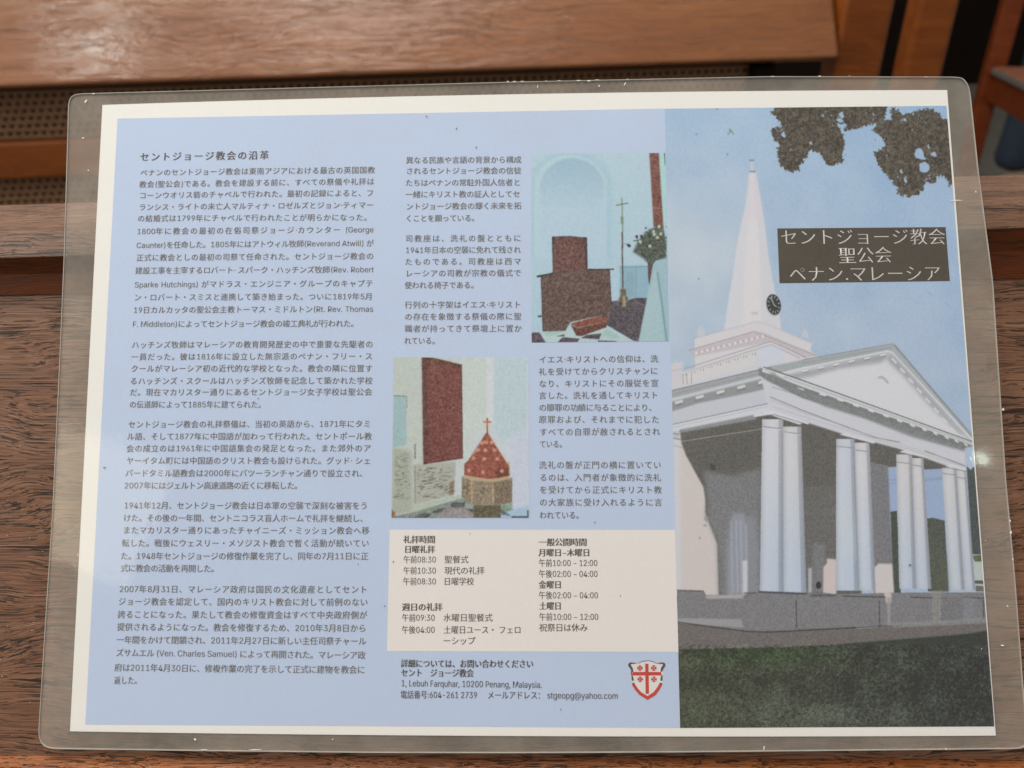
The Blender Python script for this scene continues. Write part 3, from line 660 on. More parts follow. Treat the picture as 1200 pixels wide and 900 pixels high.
def mat_film(name, haze, gloss, bumpy, tint=(.80, .77, .72), patch=.0):
    m, nt, out = nodes(name); L = nt.links
    tr = N(nt, 'ShaderNodeBsdfTransparent', Color=(.97, .965, .95, 1)); di = N(nt, 'ShaderNodeBsdfDiffuse', Color=(*tint, 1))
    gl = N(nt, 'ShaderNodeBsdfGlossy', Roughness=.055, Color=(1, 1, 1, 1)); fr = N(nt, 'ShaderNodeFresnel'); geo = N(nt, 'ShaderNodeNewGeometry'); L.new(math_(nt, 'SUBTRACT', 1.5, math_(nt, 'MULTIPLY', geo.outputs['Backfacing'], .8333)), fr.inputs['IOR'])
    n0 = noise(nt, mapping(nt, (1, 1, 1)), 28, 3, .55); n1 = noise(nt, mapping(nt, (1, 1, 1)), 260, 4, .65); n3 = noise(nt, mapping(nt, (30, 420, 1), (2, 0, 0)), 1.0, 3, .6)
    st = ramp(nt, noise(nt, mapping(nt, (1, .5, 1), (5, 2, 0)), 38, 1, .4), [(.50, (0, 0, 0)), (.515, (1, 1, 1))])
    n0b = math_(nt, 'ADD', n0, math_(nt, 'MULTIPLY', st, patch))
    hz = math_(nt, 'MULTIPLY', math_(nt, 'ADD', math_(nt, 'MULTIPLY', n0b, .9), math_(nt, 'MULTIPLY', n1, .35)), haze*1.5)
    m1 = N(nt, 'ShaderNodeMixShader'); L.new(hz, m1.inputs[0]); L.new(tr.outputs[0], m1.inputs[1]); L.new(di.outputs[0], m1.inputs[2])
    m2 = N(nt, 'ShaderNodeMixShader'); L.new(math_(nt, 'MULTIPLY', fr.outputs[0], gloss), m2.inputs[0]); L.new(m1.outputs[0], m2.inputs[1]); L.new(gl.outputs[0], m2.inputs[2])
    bp = N(nt, 'ShaderNodeBump', Strength=bumpy, Distance=.0006)
    L.new(math_(nt, 'ADD', n0, math_(nt, 'MULTIPLY', n1, .10)), bp.inputs['Height'])
    L.new(bp.outputs[0], gl.inputs['Normal'])
    L.new(m2.outputs[0], out.inputs[0]); return m
M_FILM = mat_film('clear_laminate', .024, 1.0, .25)
M_FILMB = mat_film('clear_laminate_back', .19, .6, .2, (.80, .72, .62), .06)
M_RIM = plain('laminate_cut_edge', (.36, .34, .31), .25, .35, 90)  # sealed edge, with its highlight put into the pale colour

# ------------------------------------------------------------------ leaflet
leaf = empty('laminated_leaflet', LEAF, 'laminated Japanese church leaflet propped upright against the dark wooden pew back', 'leaflet')
PAPER_PX = [(120, 123), (1110, 105.5), (1167, 862), (82, 857)]
def sheet_from_px(name, px, lift, mat, parent, nx=40, ny=4): return quad_grid(name, px, lift, nx, ny, mat, parent)
# paper as a thin solid sheet: front and back with an edge
uvp = px2uv(PAPER_PX)
def slab(name, q, z0, z1, mat, parent, nx=60):
    q = px2uv(q); bm = bmesh.new(); rows = []
    for i in range(nx+1):
        s = i/nx; a = q[0]*(1-s)+q[1]*s; b = q[3]*(1-s)+q[2]*s
        rows.append([bm.verts.new((p[0], p[1], float(bow(p[0]))+z)) for p, z in ((a, z1), (b, z1), (b, z0), (a, z0))])
    for r0, r1 in zip(rows[:-1], rows[1:]):
        for k in range(4):
            bm.faces.new((r0[k], r0[(k+1) % 4], r1[(k+1) % 4], r1[k]))
    bm.faces.new(rows[0][::-1]); bm.faces.new(rows[-1])
    bmesh.ops.recalc_face_normals(bm, faces=bm.faces)
    return obj(name, bm, mat, parent)
paper = slab('paper', PAPER_PX, -.00012, 0, M_PAPER, leaf)
blue = quad_grid('background_print', [(137.8, 139), (779.5, 127.3), (797.5, 853), (100, 849)], .00003, 50, 4, M_BLUE, paper)
M_INK = mat_ink('photographic_ink')
cc = draw_church(); quad_grid('photo_print', [(779, 127.5), (1109, 124), (1165.2, 851.2), (797, 853)], .00005, 580, 1150, M_INK, paper, cc.sample)['label'] = 'large cover photograph of a white columned church with a pointed steeple'
ct = draw_throne(); quad_grid('photo_print', [(622.8, 180), (779.5, 179), (784, 400), (623, 401.5)], .00007, 250, 340, M_INK, paper, ct.sample)['label'] = 'small photograph of a brown bishop throne beside a cross on a staff'
cf = draw_font(); quad_grid('photo_print', [(461.4, 419), (619, 418.5), (620.5, 607), (458.7, 607)], .00007, 250, 300, M_INK, paper, cf.sample)['label'] = 'small photograph of a stone font with a red pointed cover'
quad_grid('service_times_box', [(456.8, 620.7), (791, 621), (795, 764), (453.5, 763)], .00006, 30, 3, M_BOX, paper)
quad_grid('title_box', [(910.8, 267.8), (1108, 266.2), (1113, 329.4), (913.4, 332)], .00008, 20, 3, M_TITLEBOX, paper)

# ---- lettering: every glyph meshed once, then set line by line
def load_font():
    try:
        p = os.path.join(bpy.utils.system_resource('DATAFILES'), 'fonts', 'Inter.woff2')
        return bpy.data.fonts.load(p) if os.path.exists(p) else None
    except Exception: return None
LATIN = load_font()
GC = {}
tcv = bpy.data.curves.new('glyph_source', 'FONT'); tob = bpy.data.objects.new('glyph_source', tcv); COL.objects.link(tob)
DEF = tcv.font
tcv.resolution_u = 2; tcv.fill_mode = 'FRONT'
def ev():
    dg = bpy.context.evaluated_depsgraph_get(); e = tob.evaluated_get(dg); me = e.to_mesh()
    me.calc_loop_triangles(); co = np.empty(len(me.vertices)*3, np.float32); me.vertices.foreach_get('co', co)
    tr = np.empty(len(me.loop_triangles)*3, np.int32); me.loop_triangles.foreach_get('vertices', tr)
    e.to_mesh_clear(); return co.reshape(-1, 3)[:, :2].astype(float), tr.reshape(-1, 3)
def is_cjk(ch): return ord(ch) > 0x2E80 or ch == '・'
def glyph(ch, off):
    k = (ch, off)
    if k in GC: return GC[k]
    cj = is_cjk(ch)
    if LATIN: tcv.font = DEF if cj else LATIN
    def area2(c_, t_):
        a_, b_, d_ = c_[t_[:, 0]], c_[t_[:, 1]], c_[t_[:, 2]]
        return abs(((b_-a_)[:, 0]*(d_-a_)[:, 1]-(b_-a_)[:, 1]*(d_-a_)[:, 0])).sum()/2
    tcv.offset = 0.; tcv.body = ch
    co, tr = ev()
    if off and len(co) and ch not in '業':
        A0 = area2(co, tr); co0, tr0 = co, tr
        for k_ in (1., .6):
            tcv.offset = off*k_; c1_, t1_ = ev()
            if len(c1_) and .42 < area2(c1_, t1_)/A0 < .97 and c1_.min() > co0.min()-.01 and c1_.max() < co0.max()+.01:
                co, tr = c1_, t1_; break
        tcv.offset = 0.
    if cj:
        adv = 1.0; sc = 1.0
        GC[k] = (co, tr, 1.0)
    else:
        def w(s):
            tcv.body = s; c, _ = ev(); return c[:, 0].max()-c[:, 0].min()
        adv = w('H'+ch+'H')-w('HH') if ch != ' ' else w('H H')-w('HH')
        GC[k] = (co, tr, float(adv))
    return GC[k]
glyph('国', 0.); _c, _t, _ = GC[('国', 0.)]
CJK_W = float(_c[:, 0].max()-_c[:, 0].min()); CS = .84/CJK_W       # em square: 国 fills nine tenths of it
glyph('H', 0.); _c = GC[('H', 0.)][0]; LS = .72/float(_c[:, 1].max())
_c = GC[('国', 0.)][0]; CJ_MID = float(_c[:, 1].max()+_c[:, 1].min())/2*CS; CJ_X = float(_c[:, 0].max()+_c[:, 0].min())/2*CS-.5
print('GLYPH', CJK_W, CS, LS, CJ_MID, CJ_X, bool(LATIN), len(_c))
def block(name, lines, em, mat, parent, lift=.00011, off=-.008, smear=.032, label=None):
    """lines: (text, x0, y0, x1, y1, bold) in picture pixels: start and end of the line at mid height"""
    V, Tt, base = [], [], 0
    for ln in lines:
        s, x0, y0, x1, y1 = ln[:5]; bold = ln[5] if len(ln) > 5 else 0
        o_ = off; sm = smear+.055*bold
        a, b = px2uv([(x0, y0), (x1, y1)]); d = b-a; Wd = np.linalg.norm(d); d = d/Wd; n = np.array([-d[1], d[0]])
        gl = [glyph(ch, o_) for ch in s]
        adv = [1.0 if is_cjk(ch) else q[2]*LS*.98 for ch, q in zip(s, gl)]
        tot = sum(adv)*em; sq = 1.0; gap = 0
        k = len(s)-1
        if k > 0:
            if len(s) < 2: gap = 0
            else: nc = max(1, sum(is_cjk(ch) or ch == ' ' for ch in s[:-1])); gap = (Wd-tot+.06*em)/nc
            if gap < -.05*em or nc < 2: sq = (Wd+.03*em)/tot; gap = 0.
        x = 0.
        for ch, q, ad in zip(s, gl, adv):
            co, tr, _ = q
            if len(co):
                if is_cjk(ch): lx = co[:, 0]*CS-CJ_X; ly = co[:, 1]*CS-CJ_MID
                else: lx = co[:, 0]*LS*.98; ly = co[:, 1]*LS-.345
                P = lx*em*sq
                for kk in range(3 if sm else 1):
                    sh = (kk-1)*sm*em/2 if sm else 0.
                    pt = a+np.outer(x+P+sh, d)+np.outer(ly*em, n)
                    V.append(on_leaf(pt, lift+kk*.000006)); Tt.append(tr+base); base += len(co)
            x += ad*em*sq+(gap if is_cjk(ch) or ch == ' ' else 0.)
    me = bpy.data.meshes.new(name); fast_mesh(me, np.concatenate(V), np.concatenate(Tt))
    o = obj(name, me, mat, parent); 
    if label: o['label'] = label
    return o
def L_(cx, cy, sc, rows):
    out = []
    for r in rows:
        t, x0, y0, x1, y1 = r[:5]; out.append((t, cx+x0/sc, cy+y0/sc, cx+x1/sc, cy+y1/sc)+tuple(r[5:]))
    return out
EM = .00265
c1 = L_(120, 160, 3.636, [
 ('ペナンのセントジョージ教会は東南アジアにおける最古の英国国教', 162, 155, 1160, 143), ('教会(聖公会)である。教会を建設する前に、すべての祭儀や礼拝は', 157, 205, 1157, 192),
 ('コーンウオリス砦のチャペルで行われた。最初の記録によると、フ', 157, 252, 1155, 241), ('ランシス・ライトの未亡人マルティナ・ロゼルズとジョン·ティマー', 155, 302, 1155, 292),
 ('の結婚式は1799年にチャペルで行われたことが明らかになった。', 150, 350, 1145, 345), ('1800年に教会の最初の在俗司祭ジョージ·カウンター (George', 147, 405, 1155, 397),
 ('Caunter)を任命した。1805年にはアトウィル牧師(Reverand Atwill) が', 145, 464, 1155, 455), ('正式に教会としの最初の司祭て任命された。セントジョージ教会の', 145, 517, 1155, 510),
 ('建設工事を主宰するロバート· スパーク・ハッチンズ牧師(Rev. Robert', 140, 572, 1155, 567), ('Sparke Hutchings) がマドラス・エンジニア・グループのキャプテ', 137, 632, 1152, 626),
 ('ン・ロバート・スミスと連携して築き始まった。ついに1819年5月', 135, 686, 1150, 682), ('19日カルカッタの聖公会主教トーマス・ミドルトン(Rt. Rev. Thomas', 132, 740, 1153, 735),
 ('F. Middleton)によってセントジョージ教会の竣工典礼が行われた。', 128, 800, 1090, 797)])
block('text_block', L_(120, 160, 3.636, [('セントジョージ教会の沿革', 160, 88, 708, 80, .5)]), .0034, M_TXTB, paper, label='heading line in larger Japanese type')
block('text_block', c1, EM, M_TXT, paper)
block('text_block', L_(120, 390, 3.636, [
 ('ハッチンズ牧師はマレーシアの教育開発歴史の中で重要な先駆者の', 125, 52, 1152, 49), ('一員だった。彼は1816年に設立した無宗派のペナン・フリー・ス', 123, 103, 1150, 100),
 ('クールがマレーシア初の近代的な学校となった。教会の隣に位置す', 122, 153, 1150, 152), ('るハッチンズ・スクールはハッチンズ牧師を記念して築かれた学校', 118, 206, 1150, 204),
 ('だ。現在マカリスター通りにあるセントジョージ女子学校は聖公会', 117, 254, 1148, 252), ('の伝道師によって1885年に建てられた。', 115, 306, 695, 306)]), EM, M_TXT, paper)
block('text_block', L_(120, 390, 3.636, [
 ('セントジョージ教会の礼拝祭儀は、当初の英語から、1871年にタミ', 110, 391, 1143, 388), ('ル語、そして1877年に中国語が加わって行われた。セントポール教', 105, 442, 1147, 441),
 ('会の成立のは1961年に中国語集会の発足となった。また郊外のア', 103, 493, 1143, 492), ('ヤーイタム町には中国語のクリスト教会も設けられた。グッド· シェ', 102, 545, 1143, 545),
 ('パードタミル語教会は2000年にバツーランチャン通りで設立され、', 98, 598, 1128, 599), ('2007年にはジェルトン高速道路の近くに移転した。', 93, 651, 850, 651)]), EM, M_TXT, paper)
block('text_block', L_(120, 580, 3.636, [
 ('1941年12月、セントジョージ教会は日本軍の空襲で深刻な被害をう', 92, 45, 1130, 46), ('けた。その後の一年間、セントニコラス盲人ホームで礼拝を継続し、', 90, 98, 1130, 100),
 ('またマカリスター通りにあったチャイニーズ・ミッション教会へ移', 88, 150, 1137, 152), ('転した。戦後にウェスリー・メソジスト教会で暫く活動が続いてい', 83, 205, 1135, 206),
 ('た。1948年セントジョージの修復作業を完了し、同年の7月11日に正', 78, 260, 1133, 261), ('式に教会の活動を再開した。', 78, 312, 495, 314)]), EM, M_TXT, paper)
block('text_block', L_(120, 580, 3.636, [
 ('2007年8月31日、マレーシア政府は国民の文化遺産としてセント', 72, 401, 1128, 403), ('ジョージ教会を認定して、国内のキリスト教会に対して前例のない', 68, 454, 1130, 457),
 ('誇ることになった。果たして教会の修復資金はすべて中央政府側が', 65, 509, 1127, 512), ('提供されるようになった。教会を修復するため、2010年3月8日から', 63, 562, 1123, 568),
 ('一年間をかけて閉鎖され、2011年2月27日に新しい主任司祭チャール', 60, 617, 1123, 623), ('ズサムエル (Ven. Charles Samuel) によって再開された。マレーシア政', 58, 672, 1120, 683),
 ('府は2011年4月30日に、修複作業の完了を示して正式に建物を教会に', 52, 735, 1118, 745), ('返した。', 50, 790, 165, 790)]), EM, M_TXT, paper)
block('text_block', L_(450, 170, 3.6, [
 ('異なる民族や言語の背景から構成', 92, 65, 578, 62), ('されるセントジョージ教会の信徒', 92, 110, 578, 108), ('たちはペナンの常駐外国人信者と', 90, 160, 575, 158),
 ('一緒にキリスト教の証人としてセ', 90, 209, 573, 207), ('ントジョージ教会の輝く未来を拓', 92, 260, 578, 256), ('くことを願っている。', 90, 310, 400, 308)]), EM, M_TXT, paper)
block('text_block', L_(450, 170, 3.6, [
 ('司教座は、洗礼の盤とともに', 90, 395, 577, 393), ('1941年日本の空襲に免れて残され', 90, 444, 577, 442), ('たものである。司教座は西マ', 88, 493, 577, 491),
 ('レーシアの司教が宗教の儀式で', 90, 542, 577, 540), ('使われる椅子である。', 87, 592, 397, 591)]), EM, M_TXT, paper)
block('text_block', L_(450, 170, 3.6, [
 ('行列の十字架はイエス·キリスト', 87, 675, 577, 673), ('の存在を象徴する祭儀の際に聖', 87, 725, 578, 723), ('職者が持ってきて祭壇上に置か', 87, 775, 580, 774), ('れている。', 85, 826, 232, 826)]), EM, M_TXT, paper)
block('text_block', L_(610, 400, 4.09, [
 ('イエス·キリストへの信仰は、洗', 87, 88, 658, 84), ('礼を受けてからクリスチャンに', 87, 146, 657, 142), ('なり、キリストにその服従を宣', 87, 204, 660, 200), ('言した。洗礼を通してキリスト', 87, 260, 658, 258),
 ('の贖罪の功績に与ることにより、', 87, 318, 650, 318), ('原罪および、それまでに犯した', 87, 375, 663, 375), ('すべての自罪が赦されるとされ', 90, 435, 667, 433), ('ている。', 90, 493, 217, 493)]), EM, M_TXT, paper)
block('text_block', L_(610, 400, 4.09, [
 ('洗礼の盤が正門の横に置いてい', 88, 593, 672, 593), ('るのは、入門者が象徴的に洗礼', 90, 653, 672, 653), ('を受けてから正式にキリスト教', 90, 712, 675, 712), ('の大家族に受け入れるように言', 90, 772, 677, 772), ('われている。', 90, 833, 300, 833)]), EM, M_TXT, paper)
block('text_block', L_(450, 610, 5.62, [
 ('礼拝時間', 127, 125, 335, 125, 1), ('日曜礼拝', 133, 190, 335, 190, 1), ('午前08:30', 127, 257, 343, 257), ('聖餐式', 397, 257, 555, 257), ('午前10:30', 127, 330, 343, 330), ('現代の礼拝', 397, 330, 660, 330),
 ('午前08:30', 125, 401, 343, 401), ('日曜学校', 392, 401, 592, 401), ('週日の礼拝', 118, 570, 383, 570, 1), ('午前09:30', 118, 640, 335, 640), ('水曜日聖餐式', 390, 640, 713, 640),
 ('午後04:00', 117, 720, 335, 720), ('土曜日ユース・ フェロ', 392, 720, 903, 720), ('ーシップ', 388, 792, 600, 792)]), EM, M_TXTB, paper, label='service times in dark type on the cream box')
block('text_block', L_(610, 610, 5.626, [
 ('一般公開時間', 120, 143, 435, 143, 1), ('月曜日−木曜日', 118, 212, 458, 212, 1), ('午前10:00 − 12:00', 120, 280, 507, 280), ('午後02:00 − 04:00', 120, 352, 508, 352), ('金曜日', 120, 423, 270, 423, 1),
 ('午後02:00 − 04:00', 120, 493, 511, 493), ('土曜日', 122, 563, 270, 563, 1), ('午前10:00 − 12:00', 122, 635, 513, 635), ('祝祭日は休み', 122, 706, 440, 706)]), EM, M_TXTB, paper, label='opening hours in dark type on the cream box')
block('text_block', L_(450, 760, 3.43, [
 ('詳細については、お問い合わせください', 68, 60, 600, 62, .8), ('セント　ジョージ教会', 68, 97, 360, 99, .8), ('1, Lebuh Farquhar, 10200 Penang, Malaysia.', 68, 139, 635, 146),
 ('電話番号:604-261 2739', 66, 185, 375, 187), ('メールアドレス：', 415, 187, 645, 188), ('stgeopg@yahoo.com', 655, 188, 940, 190)]), EM, M_TXTB, paper, label='address and contact lines')
block('cover_title', L_(770, 110, 2.79, [('セントジョージ教会', 402, 470, 940, 468), ('聖公会', 592, 530, 765, 527), ('ペナン.マレーシア', 430, 590, 925, 588)]), .0060, M_TXTW, paper, .00012, -.020, .035)
bpy.data.objects.remove(tob)

# ---- crest
def flat(name, polys, cx, cy, sc, lift, mat, parent):
    bm = bmesh.new()
    for p in polys:
        uv = px2uv([(cx+x/sc, cy+y/sc) for x, y in p]); vs = [bm.verts.new(v) for v in on_leaf(uv, lift)]
        f = bm.faces.new(vs)
    bmesh.ops.triangulate(bm, faces=bm.faces[:])
    for f in bm.faces:
        f.normal_update()
        if f.normal.z < 0: f.normal_flip()
    return obj(name, bm, mat, parent)
CX = (720, 760, 12.86)
shield = [(255, 225), (350, 220), (420, 190), (500, 180), (570, 190), (640, 220), (740, 225), (735, 400), (728, 520), (640, 660), (500, 775), (350, 660), (262, 520), (250, 400)]
flat('crest', [shield], *CX, .00006, M_CREAM, paper)['label'] = 'white shield with a red cross and four small crosses'
band = []
outer = [(262, 540), (310, 620), (380, 700), (500, 772), (620, 700), (680, 620), (722, 540)]; inner = [(300, 520), (345, 590), (400, 655), (500, 715), (590, 655), (640, 590), (685, 515)]
for i in range(6): band.append([outer[i], outer[i+1], inner[i+1], inner[i]])
rd = band+[[(463, 228), (513, 228), (521, 680), (470, 680)], [(275, 352), (465, 352), (465, 404), (275, 404)], [(512, 352), (700, 352), (715, 404), (512, 404)], [(245, 340), (268, 340), (275, 400), (250, 400)], [(272, 205), (345, 222), (275, 236)], [(625, 222), (700, 205), (700, 236)]]
for x, y in ((384, 293), (592, 293), (387, 462), (595, 462)):
    for a in range(4):
        t = a*math.pi/2; r = lambda px_, py_: (x+px_*math.cos(t)-py_*math.sin(t), y+px_*math.sin(t)+py_*math.cos(t))
        rd.append([r(-4, -4), r(-24, -38), r(24, -38), r(4, -4)]); rd.append([r(30, -26), r(42, -10), r(42, 10), r(30, 26), r(33, 0)])
flat('crest_cross', rd, *CX, .00009, M_RED, paper)
dk = [[(205, 255), (215, 220), (260, 205), (275, 225), (240, 240), (275, 290), (285, 350), (262, 350), (240, 300)], [(770, 255), (760, 220), (715, 205), (695, 225), (735, 240), (700, 290), (695, 350), (722, 345), (740, 300)],
      [(255, 405), (275, 405), (295, 480), (262, 485)], [(705, 405), (728, 405), (722, 485), (690, 480)], [(268, 520), (300, 510), (300, 528), (272, 545)], [(720, 520), (685, 510), (690, 528), (715, 545)], [(350, 222), (420, 187), (500, 177), (500, 185), (420, 197), (352, 228)], [(640, 222), (570, 187), (500, 177), (500, 185), (570, 197), (636, 228)]]
flat('crest_scroll', dk, *CX, .00010, M_CDARK, paper)

# two unseen lights added at mirrored spots for glints: film right edge, timber lower left
def mirror_lamp(name, x, y, dist, size, power, col):
    o, d = ray_leaf((x, y)); d = d[0]/np.linalg.norm(d[0]); uv = px2uv([(x, y)])[0]
    p = np.array([uv[0], uv[1], float(bow(uv[0]))]); n = np.array([2*BOW*uv[0]/.1485**2, 0, 1.]); n /= np.linalg.norm(n)
    r = d-2*(d@n)*n; P_, R_ = M@p+ORI, M@r
    return area(name, Vector(P_+R_*dist), Vector(P_), size, power, col)
mirror_lamp('edge_glint_light', 1149, 538, 2.4, .03, .05, (.85, 1, .88))
mirror_lamp('warm_glint_light', 112, 590, 2.2, .36, .8, (1, .86, .6))

# ---- pouch: two welded films with a cut edge
POUCH_PX = [(82, 112), (360, 103), (600, 96.5), (900, 90), (1122, 90.5), (1130, 93), (1136, 104), (1146, 200), (1163, 330), (1178, 560), (1189, 680), (1198, 800), (1204, 866), (1203, 873), (1195, 877), (1000, 879), (800, 881), (600, 882), (440, 881.7), (240, 879.5), (60, 877), (50, 873), (45.5, 862), (53, 740), (62, 600), (70.5, 420), (75.5, 300), (80, 150), (80.5, 122), (83, 114), (90, 110.2)]
POUCH_PX = POUCH_PX[1:]
def smooth_outline(p, step=9):
    out = []
    p = np.array(p, float)
    for _ in range(3):
        q = np.roll(p, -1, 0); L_e = np.linalg.norm(q-p, axis=1)[:, None]; w = np.minimum(.25, 5/L_e); p = np.stack([p*(1-w)+q*w, p*w+q*(1-w)], 1).reshape(-1, 2)
    for i in range(len(p)):
        a, b = p[i], p[(i+1) % len(p)]; k = max(1, int(np.linalg.norm(b-a)/step))
        for j in range(k): out.append(a+(b-a)*j/k)
    return np.array(out)
po = px2uv(smooth_outline(POUCH_PX))
def film(name, z, mat, nx=70):
    """grid clipped to the outline: columns between the lower and upper edge"""
    bm = bmesh.new(); 
    top = po[po[:, 1] > po[:, 1].mean()]; vs = [bm.verts.new((p[0], p[1], 0)) for p in po]
    f = bm.faces.new(vs)
    for k in range(1, nx):
        x = po[:, 0].min()+(po[:, 0].max()-po[:, 0].min())*k/nx
        bmesh.ops.bisect_plane(bm, geom=bm.verts[:]+bm.edges[:]+bm.faces[:], plane_co=(x, 0, 0), plane_no=(1, 0, 0))
    for v in bm.verts: v.co.z = float(bow(v.co.x))+z
    for f in bm.faces:
        f.normal_update(); f.smooth = True
        if f.normal.z < 0: f.normal_flip()
    return obj(name, bm, mat, leaf)
film('pouch_front', .00024, M_FILM); film('pouch_back', -.00022, M_FILMB)
bm = bmesh.new(); ring = []
ctr = po.mean(0)
nrm = []
for i in range(len(po)):
    t = po[(i+1) % len(po)]-po[i-1]; n = np.array([t[1], -t[0]])/np.linalg.norm(t)
    if n@(po[i]-ctr) < 0: n = -n
    nrm.append(n)
prof = [(-.00012, .00025), (.00006, .00027), (.00012, 0), (.00006, -.00025), (-.00012, -.00023)]
for p, n in zip(po, nrm):
    row = []
    for a, z in prof:
        q = p+n*a*1.3; row.append(bm.verts.new((q[0], q[1], float(bow(q[0]))+z)))
    ring.append(row)
for i in range(len(ring)):
    r0, r1 = ring[i], ring[(i+1) % len(ring)]
    for k in range(5): bm.faces.new((r0[k], r0[(k+1) % 5], r1[(k+1) % 5], r1[k]))
bmesh.ops.recalc_face_normals(bm, faces=bm.faces)
obj('pouch_edge', bm, M_RIM, leaf)
# nicks, dust and scratches on the pouch
def specks(name, pts, lift, mat, parent):
    bm = bmesh.new()
    for x, y, a, b, r in pts:
        poly = []
        for k in range(7):
            t = k/7*2*math.pi; q = random.uniform(.7, 1.2)
            poly.append((x+q*(a*math.cos(t)*math.cos(r)-b*math.sin(t)*math.sin(r)), y+q*(a*math.cos(t)*math.sin(r)+b*math.sin(t)*math.cos(r))))
        vs = [bm.verts.new(v) for v in on_leaf(px2uv(poly), lift)]; f = bm.faces.new(vs); f.normal_update()
        if f.normal.z < 0: f.normal_flip()
    o = obj(name, bm, mat, parent); o['kind'] = 'stuff'; return o
sp = [(x, y+random.uniform(-.4, .4), random.uniform(1, 3.5), random.uniform(.3, .7), -.02) for x, y in ((595, 96), (603, 96.3), (612, 96), (640, 95.4), (655, 95), (678, 95), (690, 95), (699, 94.5), (735, 93.6), (110, 110), (960, 89.5), (995, 89.6), (1085, 90.5), (905, 90))]
sp += [(1148+random.uniform(-8, 10), random.uniform(130, 850), .7, .6, 0) for _ in range(3)]+[(1175+i*.0, y, 1.2, 1.4, 0) for i, y in ((0, 480), )]
sp += [(1183, 610, .9, 1.8, 0), (1184, 624, 1.2, 1.8, 0), (1186, 655, .8, 1.4, 0), (895, 876, .6, 3, .1), (1108, 877, .7, 1.4, 0), (229, 866, 1.3, 1.5, 0), (300, 878, 9, .5, 0), (390, 866, .8, .7, 0), (240, 878, 4, .5, 0), (1174, 756, 2.5, .8, .1), (1180, 710, 1.4, .7, .5), (101, 119, .8, 3, .6), (1143, 225, .9, .9, 0), (630, 102, .5, 2, .2), (702, 101, .9, .9, 0), (732, 99, .5, 2.4, .5), (98, 162, 1.5, .7, 0), (104, 200, .8, .8, 0), (92, 650, .7, .7, 0), (1120, 235, 7, .5, 0)]
specks('nick', sp, .00030, M_SPECK, leaf)
specks('dirt_speck', [(500, 137, 1, .9, 0), (535, 151, .8, 1.1, 0), (558, 173, 1, .9, 0), (123, 548, 1.6, .8, .2), (451, 710, 1.3, .6, 0), (461, 658, .8, .8, 0), (697, 612, .9, .8, 0), (657, 831, .9, .9, 0), (420, 661, .7, .7, 0), (303, 467, .8, .8, 0), (727, 698, .7, .7, 0), (1066, 662, 1.4, 1, 0), (551, 625, .7, .7, 0), (234, 513, .5, 1.6, .2)], .00031, M_DIRT, leaf)

# ------------------------------------------------------------------ near pew back with its book ledge
W_PANEL = wood('weathered_panel_timber', (.115, .050, .026), (.170, .080, .045), (.215, .112, .068), .9, .40, 1.1, 1.0, .0, .32, 2.)
W_RAIL = wood('top_rail_timber', (.10, .046, .024), (.15, .072, .040), (.20, .105, .062), .7, .42, .8, 1.1, 0, .5, 6.)
W_COVE = wood('red_brown_moulding_timber', (.065, .014, .002), (.105, .024, .0035), (.14, .036, .006), .5, .5, .4, 1.0, 0, .2, 11.)  # red-brown of its own, with the cap's shade also put into the colour
W_LEDGE = wood('ledge_timber', (.12, .032, .006), (.19, .054, .010), (.27, .086, .019), .85, .36, 1.2, 1.3, 0, .4, 4.)
pew = empty('church_pew', LEAF, 'dark wooden pew back with a narrow book ledge the leaflet stands on', 'pew')
def pl_hit(p, z0, slope):                            # plane z = z0 + slope*(v+.105)
    o, d = ray_leaf(p); d = d[0]; # o+td ; z = z0+slope*(v+.105)
    t = (z0+slope*(o[1]+.105)-o[2])/(d[2]-slope*d[1]); return o+d*t
def ext(l, r, z0, slope, L=-.36, R=.36):             # edge through two picture points, extended along u to both ends
    a = pl_hit(l, z0, slope); b = pl_hit(r, z0, slope); k = (b-a)/(b[0]-a[0])
    return a+k*(L-a[0]), a+k*(R-a[0])
ZB, SB = -.0030, -.036                               # panel plane: 3 mm behind the pouch at the foot, leaning away
def strip_prism(name, sections, mat, parent, n=24, bevel=0.):
    """sections: list of (left point, right point) round a closed profile"""
    bm = bmesh.new(); rows = []
    for i in range(n+1):
        f = i/n; rows.append([bm.verts.new(tuple(l*(1-f)+r*f)) for l, r in sections])
    k = len(sections)
    for r0, r1 in zip(rows[:-1], rows[1:]):
        for j in range(k): bm.faces.new((r0[j], r0[(j+1) % k], r1[(j+1) % k], r1[j]))
    bm.faces.new(rows[0][::-1]); bm.faces.new(rows[-1]); bmesh.ops.recalc_face_normals(bm, faces=bm.faces)
    if bevel:
        ed = [e for e in bm.edges if len(e.link_faces) == 2 and e.calc_face_angle(0) > .3]
        bmesh.ops.bevel(bm, geom=ed, offset=bevel, segments=3, profile=.5, affect='EDGES')
    return obj(name, bm, mat, parent)
def offs(e, dv, dz): return tuple(p+np.array([0, dv, dz]) for p in e)
e_pt = ext((0, 346), (1200, 326.5), ZB, SB); e_pb = ext((0, 886.5), (1200, 890.5), ZB, SB)
strip_prism('back_panel', [offs(e_pt, .004, -.0001), offs(e_pb, -.003, 0), offs(e_pb, -.003, -.018), offs(e_pt, .004, -.018)], W_PANEL, pew)
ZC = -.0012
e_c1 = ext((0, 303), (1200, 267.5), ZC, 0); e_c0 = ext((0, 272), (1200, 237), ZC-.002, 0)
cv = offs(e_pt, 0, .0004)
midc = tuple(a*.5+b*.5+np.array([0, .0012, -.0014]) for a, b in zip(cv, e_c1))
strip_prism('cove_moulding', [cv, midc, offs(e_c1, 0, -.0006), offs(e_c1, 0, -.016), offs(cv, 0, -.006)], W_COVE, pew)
hz = M.T@np.array([0, 1, 0.])                        # horizontal, away from the reader, in the leaflet frame
